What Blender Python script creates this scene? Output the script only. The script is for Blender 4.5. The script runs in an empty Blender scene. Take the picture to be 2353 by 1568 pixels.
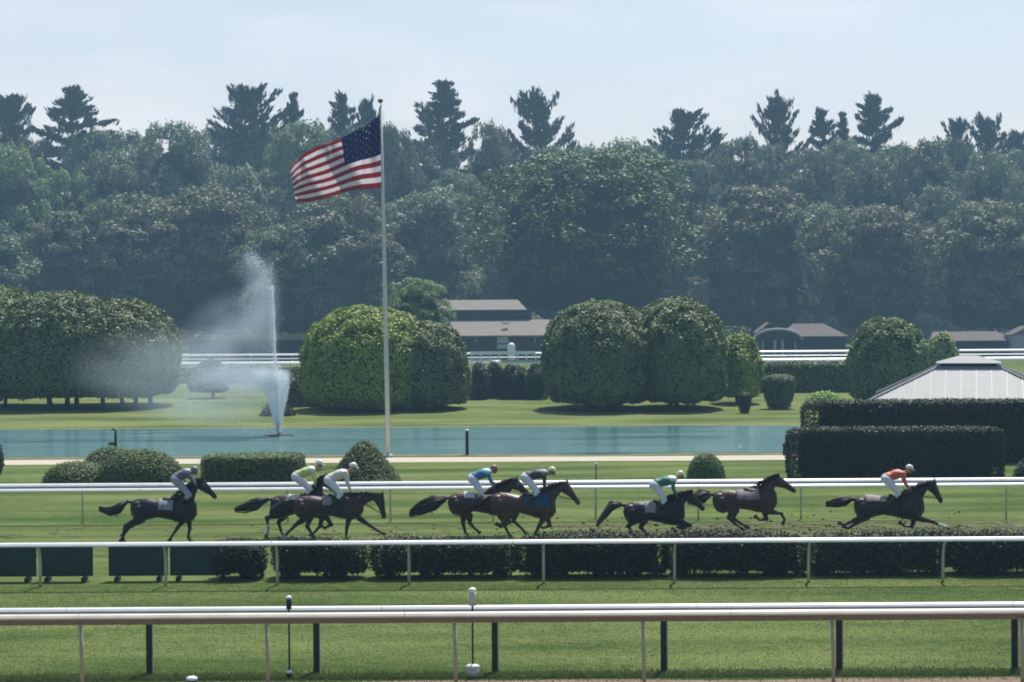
import bpy, math, random
import numpy as np
from mathutils import Vector, Matrix, noise

sc = bpy.context.scene
R = math.radians
# ------------------------------------------------------------------ camera
CAM_H = 7.0
cam = bpy.data.cameras.new('camera'); cam.lens = 72; cam.sensor_width = 36
cam.clip_start = 0.5; cam.clip_end = 5000
co = bpy.data.objects.new('camera', cam); sc.collection.objects.link(co); sc.camera = co
PITCH = math.atan(84 / 4706.0)
CM = Matrix.Translation((0, 0, CAM_H)) @ Matrix.Rotation(math.pi / 2 - PITCH, 4, 'X') @ Matrix.Rotation(R(-0.36), 4, 'Z')
co.matrix_world = CM
# ------------------------------------------------------------------ light
SUN_EL, SUN_AZ = 61, 17
w = bpy.data.worlds.new('World'); sc.world = w; w.use_nodes = True
nt = w.node_tree; nt.nodes.clear()
out = nt.nodes.new('ShaderNodeOutputWorld'); bg = nt.nodes.new('ShaderNodeBackground')
sky = nt.nodes.new('ShaderNodeTexSky'); sky.sky_type = 'NISHITA'; sky.sun_disc = False
sky.sun_elevation = R(SUN_EL); sky.sun_rotation = R(SUN_AZ); sky.air_density = 1.0; sky.dust_density = 2.0; sky.ozone_density = 3.0
bg.inputs[1].default_value = 0.112
# thin high cloud veil
tc = nt.nodes.new('ShaderNodeTexCoord'); mp = nt.nodes.new('ShaderNodeMapping'); mp.inputs['Scale'].default_value = (3.2, 3.2, 11)
mp.inputs['Location'].default_value = (2.3, 0.4, 0.2)
nz = nt.nodes.new('ShaderNodeTexNoise'); nz.inputs['Scale'].default_value = 2.4; nz.inputs['Detail'].default_value = 5
rp = nt.nodes.new('ShaderNodeValToRGB'); rp.color_ramp.elements[0].position = .45; rp.color_ramp.elements[1].position = .72
rp.color_ramp.elements[0].color = (0, 0, 0, 1); rp.color_ramp.elements[1].color = (.75, .75, .75, 1)
mx = nt.nodes.new('ShaderNodeMix'); mx.data_type = 'RGBA'; mx.inputs['B'].default_value = (8.0, 7.85, 7.95, 1)
nt.links.new(tc.outputs['Generated'], mp.inputs[0]); nt.links.new(mp.outputs[0], nz.inputs[0]); nt.links.new(nz.outputs[0], rp.inputs[0])
sx = nt.nodes.new('ShaderNodeSeparateXYZ'); nt.links.new(tc.outputs['Generated'], sx.inputs[0])
hr = nt.nodes.new('ShaderNodeMapRange'); hr.inputs['From Min'].default_value = 0; hr.inputs['From Max'].default_value = .34; hr.inputs['To Min'].default_value = .62; hr.inputs['To Max'].default_value = 0; nt.links.new(sx.outputs['Z'], hr.inputs[0])
ad = nt.nodes.new('ShaderNodeMath'); ad.operation = 'ADD'; ad.use_clamp = True; # veil kept on the sun's side, thinned behind the viewer to cut fill light
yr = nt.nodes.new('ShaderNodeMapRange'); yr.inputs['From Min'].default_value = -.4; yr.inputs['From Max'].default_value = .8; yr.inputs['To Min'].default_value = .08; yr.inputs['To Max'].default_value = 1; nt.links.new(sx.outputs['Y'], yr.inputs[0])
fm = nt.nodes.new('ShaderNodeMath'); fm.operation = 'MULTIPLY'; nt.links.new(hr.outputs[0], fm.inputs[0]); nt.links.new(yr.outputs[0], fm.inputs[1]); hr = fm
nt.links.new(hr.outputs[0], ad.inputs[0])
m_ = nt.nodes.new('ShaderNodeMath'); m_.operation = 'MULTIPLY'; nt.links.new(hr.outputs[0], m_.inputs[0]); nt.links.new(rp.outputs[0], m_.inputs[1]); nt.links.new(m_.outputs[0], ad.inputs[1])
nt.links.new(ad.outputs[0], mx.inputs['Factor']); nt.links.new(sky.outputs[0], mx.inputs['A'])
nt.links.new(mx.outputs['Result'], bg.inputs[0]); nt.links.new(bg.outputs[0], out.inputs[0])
sl = bpy.data.lights.new('sun', 'SUN'); sl.energy = 5.0; sl.angle = R(0.6); sl.color = (1, .96, .88)
so = bpy.data.objects.new('sun', sl); sc.collection.objects.link(so)
sd = Vector((math.sin(R(SUN_AZ)) * math.cos(R(SUN_EL)), math.cos(R(SUN_AZ)) * math.cos(R(SUN_EL)), math.sin(R(SUN_EL))))
so.rotation_euler = sd.to_track_quat('Z', 'Y').to_euler(); so.location = (0, 0, 60)
sc.view_settings.view_transform = 'Standard'; sc.view_settings.look = 'None'
sc.view_settings.exposure = 0.16; sc.view_settings.gamma = 1
sc.cycles.filter_width = 1.9; sc.cycles.max_bounces = 6; sc.cycles.volume_bounces = 1; sc.cycles.transparent_max_bounces = 12
sc.cycles.diffuse_bounces = 3; sc.cycles.glossy_bounces = 3; sc.cycles.transmission_bounces = 3

# ------------------------------------------------------------------ pixel -> world
def ray(x, y):
    d = Vector(((x - 1176.5) / 4706.0, -(y - 784) / 4706.0, -1))
    return CM.to_3x3() @ d
def at(x, y, d):
    r = ray(x, y); return Vector((0, 0, CAM_H)) + r * (d / r.y)
def gnd(x, y, z=0.0):
    r = ray(x, y); return Vector((0, 0, CAM_H)) + r * ((z - CAM_H) / r.z)

# ------------------------------------------------------------------ object helpers
def origin(o):
    v = Vector((0, 0, 0))
    while o is not None: v += o.location; o = o.parent
    return v
def tag(o, label, cat, group=None, kind=None):
    if label: o['label'] = label
    if cat: o['category'] = cat
    if group: o['group'] = group
    if kind: o['kind'] = kind
    return o
def thing(name, label, cat, loc, group=None):
    o = bpy.data.objects.new(name, None); sc.collection.objects.link(o); o.location = Vector(loc); o.empty_display_size = .2
    return tag(o, label, cat, group)
def link(name, me, parent=None, loc=None):
    o = bpy.data.objects.new(name, me); sc.collection.objects.link(o)
    if parent: o.parent = parent
    if loc is not None: o.location = loc
    return o
def copy_tree(o, parent=None):
    c = o.copy(); sc.collection.objects.link(c); c.parent = parent
    for ch in list(o.children): copy_tree(ch, c)
    return c

def circ(n): return [(math.cos(2 * math.pi * i / n), math.sin(2 * math.pi * i / n)) for i in range(n)]
class MB:
    def __init__(s): s.v = []; s.f = []; s.m = []
    def add(s, vs, fs, m=0):
        k = len(s.v); s.v += [Vector(p) for p in vs]; s.f += [tuple(i + k for i in f) for f in fs]; s.m += [m] * len(fs)
    def box(s, c, sz, m=0, rz=0, bev=0):
        c = Vector(c); hx, hy, hz = sz[0] / 2, sz[1] / 2, sz[2] / 2; M = Matrix.Rotation(rz, 3, 'Z')
        if bev <= 0:
            vs = [c + M @ Vector((x * hx, y * hy, z * hz)) for z in (-1, 1) for x, y in ((-1, -1), (1, -1), (1, 1), (-1, 1))]
            s.add(vs, [(3, 2, 1, 0), (4, 5, 6, 7), (0, 1, 5, 4), (1, 2, 6, 5), (2, 3, 7, 6), (3, 0, 4, 7)], m)
        else:
            rings = []
            for z, k in ((-hz, bev), (-hz + bev, 0), (hz - bev, 0), (hz, bev)):
                X, Y, b = hx - k, hy - k, bev
                rings.append([(X - b + (b if not k else b), -Y + 0) for _ in ()] or
                             [(X - b, -Y), (X, -Y + b), (X, Y - b), (X - b, Y), (-X + b, Y), (-X, Y - b), (-X, -Y + b), (-X + b, -Y)])
                rings[-1] = [c + M @ Vector((p[0], p[1], z)) for p in rings[-1]]
            s.loft(rings, m)
    def loft(s, rings, m=0, caps=True, closed=True):
        n = len(rings[0]); vs = [p for r in rings for p in r]; fs = []
        for i in range(len(rings) - 1):
            for j in range(n if closed else n - 1):
                a, b = i * n + j, i * n + (j + 1) % n
                fs.append((a, b, b + n, a + n))
        if caps:
            fs.append(tuple(range(n - 1, -1, -1))); fs.append(tuple(range((len(rings) - 1) * n, len(rings) * n)))
        s.add(vs, fs, m)
    def tube(s, pts, rad, n=8, m=0, caps=True):
        pts = [Vector(p) for p in pts]
        if not hasattr(rad, '__len__'): rad = [rad] * len(pts)
        rings = []; u = None
        for i, p in enumerate(pts):
            t = (pts[min(i + 1, len(pts) - 1)] - pts[max(i - 1, 0)]).normalized()
            if u is None: u = t.orthogonal().normalized()
            u = (u - t * u.dot(t)).normalized(); v = t.cross(u)
            rings.append([p + (u * a + v * b) * rad[i] for a, b in circ(n)])
        s.loft(rings, m, caps)
    def ell(s, c, r, nu=12, nv=8, m=0, M=None):
        c = Vector(c); rings = []
        for i in range(1, nv):
            a = math.pi * i / nv - math.pi / 2
            rings.append([Vector((r[0] * math.cos(a) * x, r[1] * math.cos(a) * y, r[2] * math.sin(a))) for x, y in circ(nu)])
        if M is not None: rings = [[M @ p for p in q] for q in rings]; top = M @ Vector((0, 0, r[2]))
        else: top = Vector((0, 0, r[2]))
        k = len(s.v); vs = [c + p for q in rings for p in q] + [c - top, c + top]; n = nu; fs = []
        for i in range(nv - 2):
            for j in range(n):
                a, b = i * n + j, i * n + (j + 1) % n; fs.append((a, b, b + n, a + n))
        L = (nv - 2) * n; B = (nv - 1) * n
        for j in range(n): fs.append((B, (j + 1) % n, j)); fs.append((B + 1, L + j, L + (j + 1) % n))
        s.add(vs, fs, m)
    def capsule(s, a, ra, b, rb, n=12):
        a, b = Vector(a), Vector(b); t = (b - a)
        if t.length < 1e-6: return s.ell(a, (ra,) * 3)
        t.normalize(); u = t.orthogonal().normalized(); v = t.cross(u); rings = []
        for k in range(1, 4):
            an = math.pi / 2 * k / 3; rings.append([a - t * ra * math.cos(an) + (u * x + v * y) * ra * math.sin(an) for x, y in circ(n)])
        for k in range(3, 0, -1):
            an = math.pi / 2 * k / 3; rings.append([b + t * rb * math.cos(an) + (u * x + v * y) * rb * math.sin(an) for x, y in circ(n)])
        s.loft(rings)
    def mesh(s, name, mats, smooth=False, org=None):
        me = bpy.data.meshes.new(name); o = org or Vector((0, 0, 0))
        me.from_pydata([tuple(p - o) for p in s.v], [], s.f)
        for m in (mats if isinstance(mats, (list, tuple)) else [mats]): me.materials.append(m)
        me.polygons.foreach_set('material_index', s.m); me.polygons.foreach_set('use_smooth', [smooth] * len(s.f))
        me.update(); return me
    def build(s, name, mats, parent=None, smooth=False, org=None):
        if org is None: org = origin(parent) if parent else Vector((0, 0, 0))
        return link(name, s.mesh(name, mats, smooth, org), parent, None if parent else org)

def remesh(mb, name, mat, parent, voxel, smooth_it=3, org=None):
    me = mb.mesh(name, mat, True, org or origin(parent))
    o = bpy.data.objects.new('tmp', me); sc.collection.objects.link(o)
    m = o.modifiers.new('r', 'REMESH'); m.mode = 'VOXEL'; m.voxel_size = voxel; m.use_smooth_shade = True
    if smooth_it:
        s = o.modifiers.new('s', 'SMOOTH'); s.iterations = smooth_it; s.factor = .5
    dg = bpy.context.evaluated_depsgraph_get(); me2 = bpy.data.meshes.new_from_object(o.evaluated_get(dg)); me2.name = name
    bpy.data.objects.remove(o); me2.materials.clear(); me2.materials.append(mat)
    me2.polygons.foreach_set('use_smooth', [True] * len(me2.polygons))
    return link(name, me2, parent)

# ------------------------------------------------------------------ materials
def new_mat(name):
    m = bpy.data.materials.new(name); m.use_nodes = True; n = m.node_tree.nodes; b = n['Principled BSDF']; return m, m.node_tree, b
def plain(name, col, rough=.6, spec=.3, metal=0, var=.12, scale=6, sheen=0, bump=0):
    m, t, b = new_mat(name)
    b.inputs['Roughness'].default_value = rough; b.inputs['Specular IOR Level'].default_value = spec; b.inputs['Metallic'].default_value = metal
    tc = t.nodes.new('ShaderNodeTexCoord'); n = t.nodes.new('ShaderNodeTexNoise'); n.inputs['Scale'].default_value = scale; n.inputs['Detail'].default_value = 4
    t.links.new(tc.outputs['Object'], n.inputs['Vector'])
    r = t.nodes.new('ShaderNodeValToRGB'); r.color_ramp.elements[0].position = .3; r.color_ramp.elements[1].position = .7
    r.color_ramp.elements[0].color = tuple(c * (1 - var) for c in col) + (1,); r.color_ramp.elements[1].color = tuple(min(1, c * (1 + var)) for c in col) + (1,)
    t.links.new(n.outputs[0], r.inputs[0]); t.links.new(r.outputs[0], b.inputs['Base Color'])
    if sheen: b.inputs['Sheen Weight'].default_value = sheen
    if bump:
        bp = t.nodes.new('ShaderNodeBump'); bp.inputs['Strength'].default_value = bump; t.links.new(n.outputs[0], bp.inputs['Height']); t.links.new(bp.outputs[0], b.inputs['Normal'])
    return m
def leaf_mat(name, c0, c1, trans=.35, patch=.25, rough=.55):
    m, t, b = new_mat(name); N = t.nodes; L = t.links
    geo = N.new('ShaderNodeNewGeometry'); oi = N.new('ShaderNodeObjectInfo')
    r = N.new('ShaderNodeValToRGB'); r.color_ramp.elements[0].color = c0 + (1,); r.color_ramp.elements[1].color = c1 + (1,)
    tc = N.new('ShaderNodeTexCoord'); nz = N.new('ShaderNodeTexNoise'); nz.inputs['Scale'].default_value = patch; nz.inputs['Detail'].default_value = 3
    L.new(tc.outputs['Object'], nz.inputs['Vector'])
    a = N.new('ShaderNodeMath'); a.operation = 'ADD'; q0 = N.new('ShaderNodeMath'); q0.operation = 'MULTIPLY'; q0.inputs[1].default_value = .55; L.new(geo.outputs['Random Per Island'], q0.inputs[0]); L.new(q0.outputs[0], a.inputs[0]); L.new(nz.outputs[0], a.inputs[1])
    a2 = N.new('ShaderNodeMath'); a2.operation = 'MULTIPLY'; a2.inputs[1].default_value = .66; L.new(a.outputs[0], a2.inputs[0])
    L.new(a2.outputs[0], r.inputs[0])
    hs = N.new('ShaderNodeHueSaturation'); L.new(r.outputs[0], hs.inputs['Color'])
    mr = N.new('ShaderNodeMapRange'); mr.inputs['To Min'].default_value = .82; mr.inputs['To Max'].default_value = 1.2; L.new(oi.outputs['Random'], mr.inputs[0]); L.new(mr.outputs[0], hs.inputs['Value'])
    mr2 = N.new('ShaderNodeMapRange'); mr2.inputs['To Min'].default_value = .485; mr2.inputs['To Max'].default_value = .515; L.new(oi.outputs['Random'], mr2.inputs[0]); L.new(mr2.outputs[0], hs.inputs['Hue'])
    L.new(hs.outputs[0], b.inputs['Base Color']); b.inputs['Roughness'].default_value = rough; b.inputs['Specular IOR Level'].default_value = .25
    tr = N.new('ShaderNodeBsdfTranslucent'); L.new(hs.outputs[0], tr.inputs[0])
    mix = N.new('ShaderNodeMixShader'); mix.inputs[0].default_value = trans
    L.new(b.outputs[0], mix.inputs[1]); L.new(tr.outputs[0], mix.inputs[2]); L.new(mix.outputs[0], N['Material Output'].inputs[0])
    return m

def grass_mat(name, c0, c1, streak=1.0):
    m, t, b = new_mat(name); N = t.nodes; L = t.links
    tc = N.new('ShaderNodeTexCoord')
    def nz(scale, vec, det=5):
        mp = N.new('ShaderNodeMapping'); mp.inputs['Scale'].default_value = vec
        n = N.new('ShaderNodeTexNoise'); n.inputs['Scale'].default_value = scale; n.inputs['Detail'].default_value = det
        L.new(tc.outputs['Object'], mp.inputs[0]); L.new(mp.outputs[0], n.inputs['Vector']); return n.outputs[0]
    a = nz(1.0, (.09, .5 * streak, 1)); c = nz(7, (.35, 1, 1)); d = nz(45, (.7, 1, 1), 3); e = nz(.35, (.4, 1, 1), 4)
    def mul(x, k):
        q = N.new('ShaderNodeMath'); q.operation = 'MULTIPLY'; q.inputs[1].default_value = k; L.new(x, q.inputs[0]); return q.outputs[0]
    def add(x, y):
        q = N.new('ShaderNodeMath'); q.operation = 'ADD'; L.new(x, q.inputs[0]); L.new(y, q.inputs[1]); return q.outputs[0]
    s = add(add(mul(a, .4), mul(c, .26)), add(mul(d, .16), mul(e, .22)))
    r = N.new('ShaderNodeValToRGB'); r.color_ramp.elements[0].position = .44; r.color_ramp.elements[1].position = .59
    r.color_ramp.elements[0].color = c0 + (1,); r.color_ramp.elements[1].color = c1 + (1,)
    L.new(s, r.inputs[0]); L.new(r.outputs[0], b.inputs['Base Color']); b.inputs['Roughness'].default_value = .9; b.inputs['Specular IOR Level'].default_value = .04
    bp = N.new('ShaderNodeBump'); bp.inputs['Strength'].default_value = .6; bp.inputs['Distance'].default_value = .06; L.new(add(c, d), bp.inputs['Height']); L.new(bp.outputs[0], b.inputs['Normal'])
    return m

M_leaf = {
    'maple': leaf_mat('maple_leaves', (.014, .038, .008), (.125, .235, .035), .10),
    'dark': leaf_mat('dark_leaves', (.070, .105, .052), (.26, .315, .155), .25),
    'olive': leaf_mat('olive_leaves', (.055, .078, .034), (.28, .31, .15), .25),
    'pale': leaf_mat('pale_leaves', (.11, .17, .055), (.27, .37, .12), .3),
    'pine': leaf_mat('pine_needles', (.018, .036, .024), (.055, .085, .05), .1),
    'clip': leaf_mat('clipped_leaves', (.036, .062, .018), (.23, .31, .10), .08, 1.2),
    'bright': leaf_mat('bright_clipped_leaves', (.050, .105, .014), (.42, .60, .07), .08, .5),
    'yew': leaf_mat('yew_leaves', (.010, .026, .012), (.035, .060, .024), .06, 1.5),
    'mound': leaf_mat('mound_leaves', (.045, .085, .020), (.14, .20, .055), .1, 1.5),
    'box': leaf_mat('boxwood_leaves', (.010, .024, .011), (.058, .080, .036), .1, 2.0),
}
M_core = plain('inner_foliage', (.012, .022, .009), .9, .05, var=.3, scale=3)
M_bark = plain('bark', (.07, .055, .045), .9, .1, var=.4, scale=5, bump=.4)
M_white = plain('white_rail_plastic', (.78, .80, .79), .38, .5, var=.07, scale=2.5)
M_cream = plain('cream_rail_plastic', (.74, .69, .58), .45, .4, var=.10, scale=2.5)
M_skirt = plain('brown_rail_cover', (.25, .19, .135), .6, .3, var=.12, scale=4)  # brown cover strip below the cream top rail
M_grey = plain('grey_cover', (.34, .35, .34), .5, .3, var=.08)
M_beige = plain('beige_post_paint', (.42, .38, .28), .6, .3, var=.12, scale=8)
M_darkpost = plain('dark_green_post', (.022, .03, .022), .6, .3, var=.2, scale=8)
M_panel = plain('dark_green_panel', (.012, .045, .04), .55, .35, var=.15, scale=2)
M_gal = plain('galvanised_metal', (.5, .52, .5), .4, .5, .3, var=.08)
M_black = plain('black_paint', (.012, .013, .014), .5, .3)
M_roofm = plain('white_roof_metal', (.30, .31, .31), .55, .15, 0, var=.06, scale=1.2)
M_seam = plain('roof_seam_metal', (.13, .14, .15), .45, .4)
M_barn = plain('dark_barn_wood', (.035, .04, .055), .8, .2, var=.25, scale=2)
M_shing = plain('weathered_shingle', (.23, .205, .18), .85, .1, var=.14, scale=2.2, bump=.3)
M_shing2 = plain('pinkish_shingle', (.13, .115, .11), .85, .1, var=.16, scale=2, bump=.3)
M_win = plain('pale_window', (.45, .5, .55), .4, .4)
M_frame = plain('grey_trim', (.3, .32, .34), .6, .3)
M_path = plain('pale_gravel', (.46, .42, .33), .9, .1, var=.1, scale=3)
M_bank = plain('dry_bank_grass', (.17, .16, .085), .9, .1, var=.25, scale=1.2)
M_dirt = plain('track_dirt', (.20, .155, .11), .95, .1, var=.18, scale=3, bump=.4)
M_clod = plain('torn_turf', (.075, .075, .04), .95, .1, var=.5, scale=9)
M_divot = plain('torn_turf_patch', (.10, .105, .050), .95, .1, var=.4, scale=6)
M_gold = plain('dull_gold', (.12, .1, .05), .35, .5, .6)

# ------------------------------------------------------------------ ground
def sheet(name, x0, x1, y0, y1, z, mat, nx=1, wob=0, label=None, seed=0):
    mb = MB(); nx = max(nx, 1); rng = random.Random(seed); vs = []; fs = []
    for i in range(nx + 1):
        x = x0 + (x1 - x0) * i / nx
        a = y0 + wob * noise.noise(Vector((x * .35, seed, 0))); b = y1 + wob * noise.noise(Vector((x * .35, seed + 9.1, 3)))
        vs += [(x, a, z), (x, b, z)]
        if i: k = 2 * i; fs.append((k - 2, k, k + 1, k - 1))
    mb.add(vs, fs); o = mb.build(name, mat); tag(o, label, None, kind='structure'); return o
M_grass = grass_mat('mown_grass', (.048, .086, .018), (.150, .192, .062), 1)
sheet('ground', -1500, 1500, -60, 2600, 0, M_grass)
sheet('dirt_track', -120, 120, 5, 37.95, .008, M_dirt, 400, .35, seed=1)
sheet('gravel_path', -120, 120, 91.0, 93.9, .008, M_path, 60, .25, seed=2)
M_tgrass = grass_mat('turf_course_grass', (.052, .090, .020), (.146, .182, .060), 2)
sheet('turf_course', -120, 120, 53.9, 65.7, .006, M_tgrass, 2)
M_fgrass = grass_mat('infield_lawn_grass', (.075, .112, .028), (.18, .215, .075), .4)
sheet('infield_lawn', -120, 120, 112, 205, .006, M_fgrass, 2)
def blob_sheet(name, pts, z, mat, kind='structure'):
    mb = MB(); mb.add([(p[0], p[1], z) for p in pts], [tuple(range(len(pts)))]); o = mb.build(name, mat); o['kind'] = kind; return o
def pond_outline(grow):
    P = []; n = 400; cx, hx = -20, 42 + grow; cy = (95.3 + 116.8) / 2; hy = (116.8 - 95.3) / 2 + grow * .8
    for i in range(n):
        a = 2 * math.pi * i / n; c, s = math.cos(a), math.sin(a)
        x = cx + hx * math.copysign(abs(c) ** (2 / 9), c); y = cy + hy * math.copysign(abs(s) ** (2 / 9), s) + .9 * noise.noise(Vector((x * .16, s * 2, 0))) + .25 * noise.noise(Vector((x * .9, s * 2, 0)))
        P.append((x, y))
    return P
blob_sheet('pond_bank', pond_outline(1.3), .012, M_bank)
M_water, t_, b_ = new_mat('pond_water')
b_.inputs['Base Color'].default_value = (.08, .20, .185, 1); b_.inputs['Roughness'].default_value = .09; b_.inputs['IOR'].default_value = 1.33
tcw = t_.nodes.new('ShaderNodeTexCoord'); mpw = t_.nodes.new('ShaderNodeMapping'); mpw.inputs['Scale'].default_value = (.55, 1.0, 1)
nw = t_.nodes.new('ShaderNodeTexNoise'); nw.inputs['Scale'].default_value = 2.2; nw.inputs['Detail'].default_value = 6; nw.inputs['Roughness'].default_value = .62
nw2 = t_.nodes.new('ShaderNodeTexNoise'); nw2.inputs['Scale'].default_value = .11; nw2.inputs['Detail'].default_value = 2
rw = t_.nodes.new('ShaderNodeMapRange'); rw.inputs['From Min'].default_value = .35; rw.inputs['From Max'].default_value = .62; rw.inputs['To Min'].default_value = .04; rw.inputs['To Max'].default_value = 1.0
bw = t_.nodes.new('ShaderNodeBump'); bw.inputs['Distance'].default_value = .22
L_ = t_.links; L_.new(tcw.outputs['Object'], mpw.inputs[0]); L_.new(mpw.outputs[0], nw.inputs[0]); mp2 = t_.nodes.new('ShaderNodeMapping'); mp2.inputs['Scale'].default_value = (.45, 2.6, 1); L_.new(tcw.outputs['Object'], mp2.inputs[0]); L_.new(mp2.outputs[0], nw2.inputs[0])
L_.new(nw2.outputs[0], rw.inputs[0]); L_.new(rw.outputs[0], bw.inputs['Strength']); L_.new(nw.outputs[0], bw.inputs['Height']); L_.new(bw.outputs[0], b_.inputs['Normal'])
blob_sheet('pond_water', pond_outline(0), .02, M_water)
# torn up turf under the field of horses
rng = random.Random(5)
mb = MB()
for i in range(420):
    x = rng.uniform(1.5, 16) if i % 7 else rng.uniform(-16, 0); y = rng.uniform(61.0, 65.2) if rng.random() < .75 else rng.uniform(57, 61)
    rx, ry = rng.uniform(.08, .5), rng.uniform(.1, .4); n = 9
    mb.add([(x + rx * a * rng.uniform(.6, 1.15), y + ry * b * rng.uniform(.6, 1.15), .0085 + .00004 * i) for a, b in circ(n)], [tuple(range(n))])
tag(mb.build('turf_divots', M_divot), 'scuffed bare patches torn in the turf course', 'divots', kind='stuff')
mb = MB()
for i in range(260):
    x = rng.gauss(8, 5) if i % 3 else rng.uniform(-14, 14); y = rng.uniform(59, 65); r = rng.uniform(.010, .036)
    mb.ell((x, y, r * .6 if rng.random() < .6 else rng.uniform(.05, .5)), (r * 1.6, r * 1.2, r), 6, 4)
tag(mb.build('turf_clods', M_clod), 'small dark clods of turf kicked up behind the horses', 'clods', kind='stuff')
# rough grass tufts along the near edge
def tufts(name, n, x0, x1, yf, hh, mat, label, seed):
    rg = np.random.default_rng(seed); x = rg.uniform(x0, x1, n); y = yf(rg, n); h = rg.uniform(.5, 1.2, n) * hh; a = rg.uniform(0, math.pi, n); wd = rg.uniform(.004, .010, n) * 1.6
    dx, dy = np.cos(a) * wd, np.sin(a) * wd; lx, ly = rg.normal(0, .35, n) * h, rg.normal(0, .35, n) * h; z = np.zeros(n)
    V = np.stack([np.stack([x - dx, y - dy, z], 1), np.stack([x + dx, y + dy, z], 1), np.stack([x + lx, y + ly, h], 1)], 1).reshape(-1, 3)
    me = np_mesh(name, V, np.arange(3 * n).reshape(-1, 3), [mat]); o = link(name, me); tag(o, label, 'grass', kind='stuff'); return o
def np_mesh(name, V, F, mats, midx=None, smooth=None):
    me = bpy.data.meshes.new(name); V = np.asarray(V, np.float32)
    if isinstance(F, np.ndarray): Fs = [F]
    else: Fs = [f for f in F if len(f)]
    nl = sum(f.size for f in Fs); npol = sum(len(f) for f in Fs)
    me.vertices.add(len(V)); me.vertices.foreach_set('co', V.ravel()); me.loops.add(nl); me.polygons.add(npol)
    me.loops.foreach_set('vertex_index', np.concatenate([f.ravel() for f in Fs]).astype(np.int32))
    tot = np.concatenate([np.full(len(f), f.shape[1]) for f in Fs]); st = np.concatenate([[0], np.cumsum(tot)[:-1]])
    me.polygons.foreach_set('loop_start', st.astype(np.int32))
    for m in mats: me.materials.append(m)
    if midx is not None: me.polygons.foreach_set('material_index', np.asarray(midx, np.int32))
    me.polygons.foreach_set('use_smooth', np.zeros(npol, bool) if smooth is None else smooth)
    me.update(calc_edges=True); me.validate(); return me
M_blade = leaf_mat('grass_blades', (.085, .130, .034), (.165, .21, .075), .3, 1)
tufts('rough_grass', 42000, -12, 12, lambda g, n: 38.45 + g.normal(0, .3, n), .045, M_blade, 'rough unmown grass along the foot of the near rails', 3)

tufts('short_grass', 110000, -14, 14, lambda g, n: g.uniform(39.2, 51.5, n), .016, M_blade, 'short mown turf between the near rails and the boxwood hedges', 4)
# ------------------------------------------------------------------ foliage
def leaves_from(P, N, size, jit, rg, asp=1.0, sizevar=.35):
    n = len(P); N = N + rg.normal(0, jit, (n, 3)); N /= np.linalg.norm(N, axis=1, keepdims=True) + 1e-9
    A = rg.normal(0, 1, (n, 3)); U = np.cross(N, A); U /= np.linalg.norm(U, axis=1, keepdims=True) + 1e-9; W = np.cross(N, U)
    s = (size * rg.uniform(1 - sizevar, 1 + sizevar, (n, 1))) * .5
    V = np.stack([P + U * s * 1.15, P + W * s * asp * .75, P - U * s * 1.15, P - W * s * asp * .75], 1).reshape(-1, 3)
    return V, np.arange(4 * n).reshape(-1, 4)
def tri_sample(V, T, n, rg):
    a, b, c = V[T[:, 0]], V[T[:, 1]], V[T[:, 2]]; cr = np.cross(b - a, c - a); ar = np.linalg.norm(cr, axis=1); N = cr / (ar[:, None] + 1e-12)
    i = rg.choice(len(T), n, p=ar / ar.sum()); u = rg.random((n, 1)); v = rg.random((n, 1)); fl = u + v > 1; u = np.where(fl, 1 - u, u); v = np.where(fl, 1 - v, v)
    return a[i] + (b[i] - a[i]) * u + (c[i] - a[i]) * v, N[i]
def revolve(profile, ax, ay, n=40, pexp=2.0, bump=0, seed=0):
    rows = []
    for r, z in profile:
        row = []
        for c, s in circ(n):
            k = 2 / pexp; x = ax * r * math.copysign(abs(c) ** k, c); y = ay * r * math.copysign(abs(s) ** k, s)
            row.append([x, y, z])
        rows.append(row)
    V = np.array(rows, float).reshape(-1, 3)
    if bump:
        for q in range(len(V)):
            p = Vector(V[q]) + Vector((seed * 7.3, seed, 0)); f = bump * (noise.noise(p * .55) * 1.0 + noise.noise(p * 1.7) * .45)
            V[q, 0] += f * (V[q, 0] / (ax + 1e-6)); V[q, 1] += f * (V[q, 1] / (ay + 1e-6)); V[q, 2] += f * .5
    T = []
    m = len(profile)
    for i in range(m - 1):
        for j in range(n):
            a, b = i * n + j, i * n + (j + 1) % n
            T += [(a, a + n, b + n), (a, b + n, b)]
    return V, np.array(T)
DOME = [(0.001, 1), (.22, .99), (.44, .962), (.64, .90), (.81, .81), (.92, .69), (.985, .55), (1, .40), (1, .24), (.955, .10), (.86, .02), (.5, 0), (.001, .03)]
BALL = [(0.001, 1), (.3, .975), (.55, .91), (.76, .8), (.91, .65), (.99, .48), (.98, .3), (.88, .13), (.7, .03), (.4, 0), (.001, 0)]
BOXP = [(0.001, 1), (.5, 1), (.85, .995), (.95, .98), (.985, .94), (1, .85), (1, .6), (1, .35), (.995, .12), (.98, .0), (.5, 0), (.001, 0)]
CONE = [(0.001, 1), (.16, .95), (.32, .84), (.5, .66), (.68, .45), (.84, .25), (.96, .1), (1, .02), (.5, 0), (.001, 0)]
MOUND = [(0.001, 1), (.28, .97), (.52, .88), (.72, .73), (.87, .54), (.96, .32), (1, .12), (1, 0), (.001, 0)]
FLARE = [(0.001, 1), (.5, .985), (.85, .94), (.98, .86), (1, .76), (.95, .6), (.85, .4), (.72, .2), (.62, .05), (.3, 0), (.001, 0)]
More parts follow.
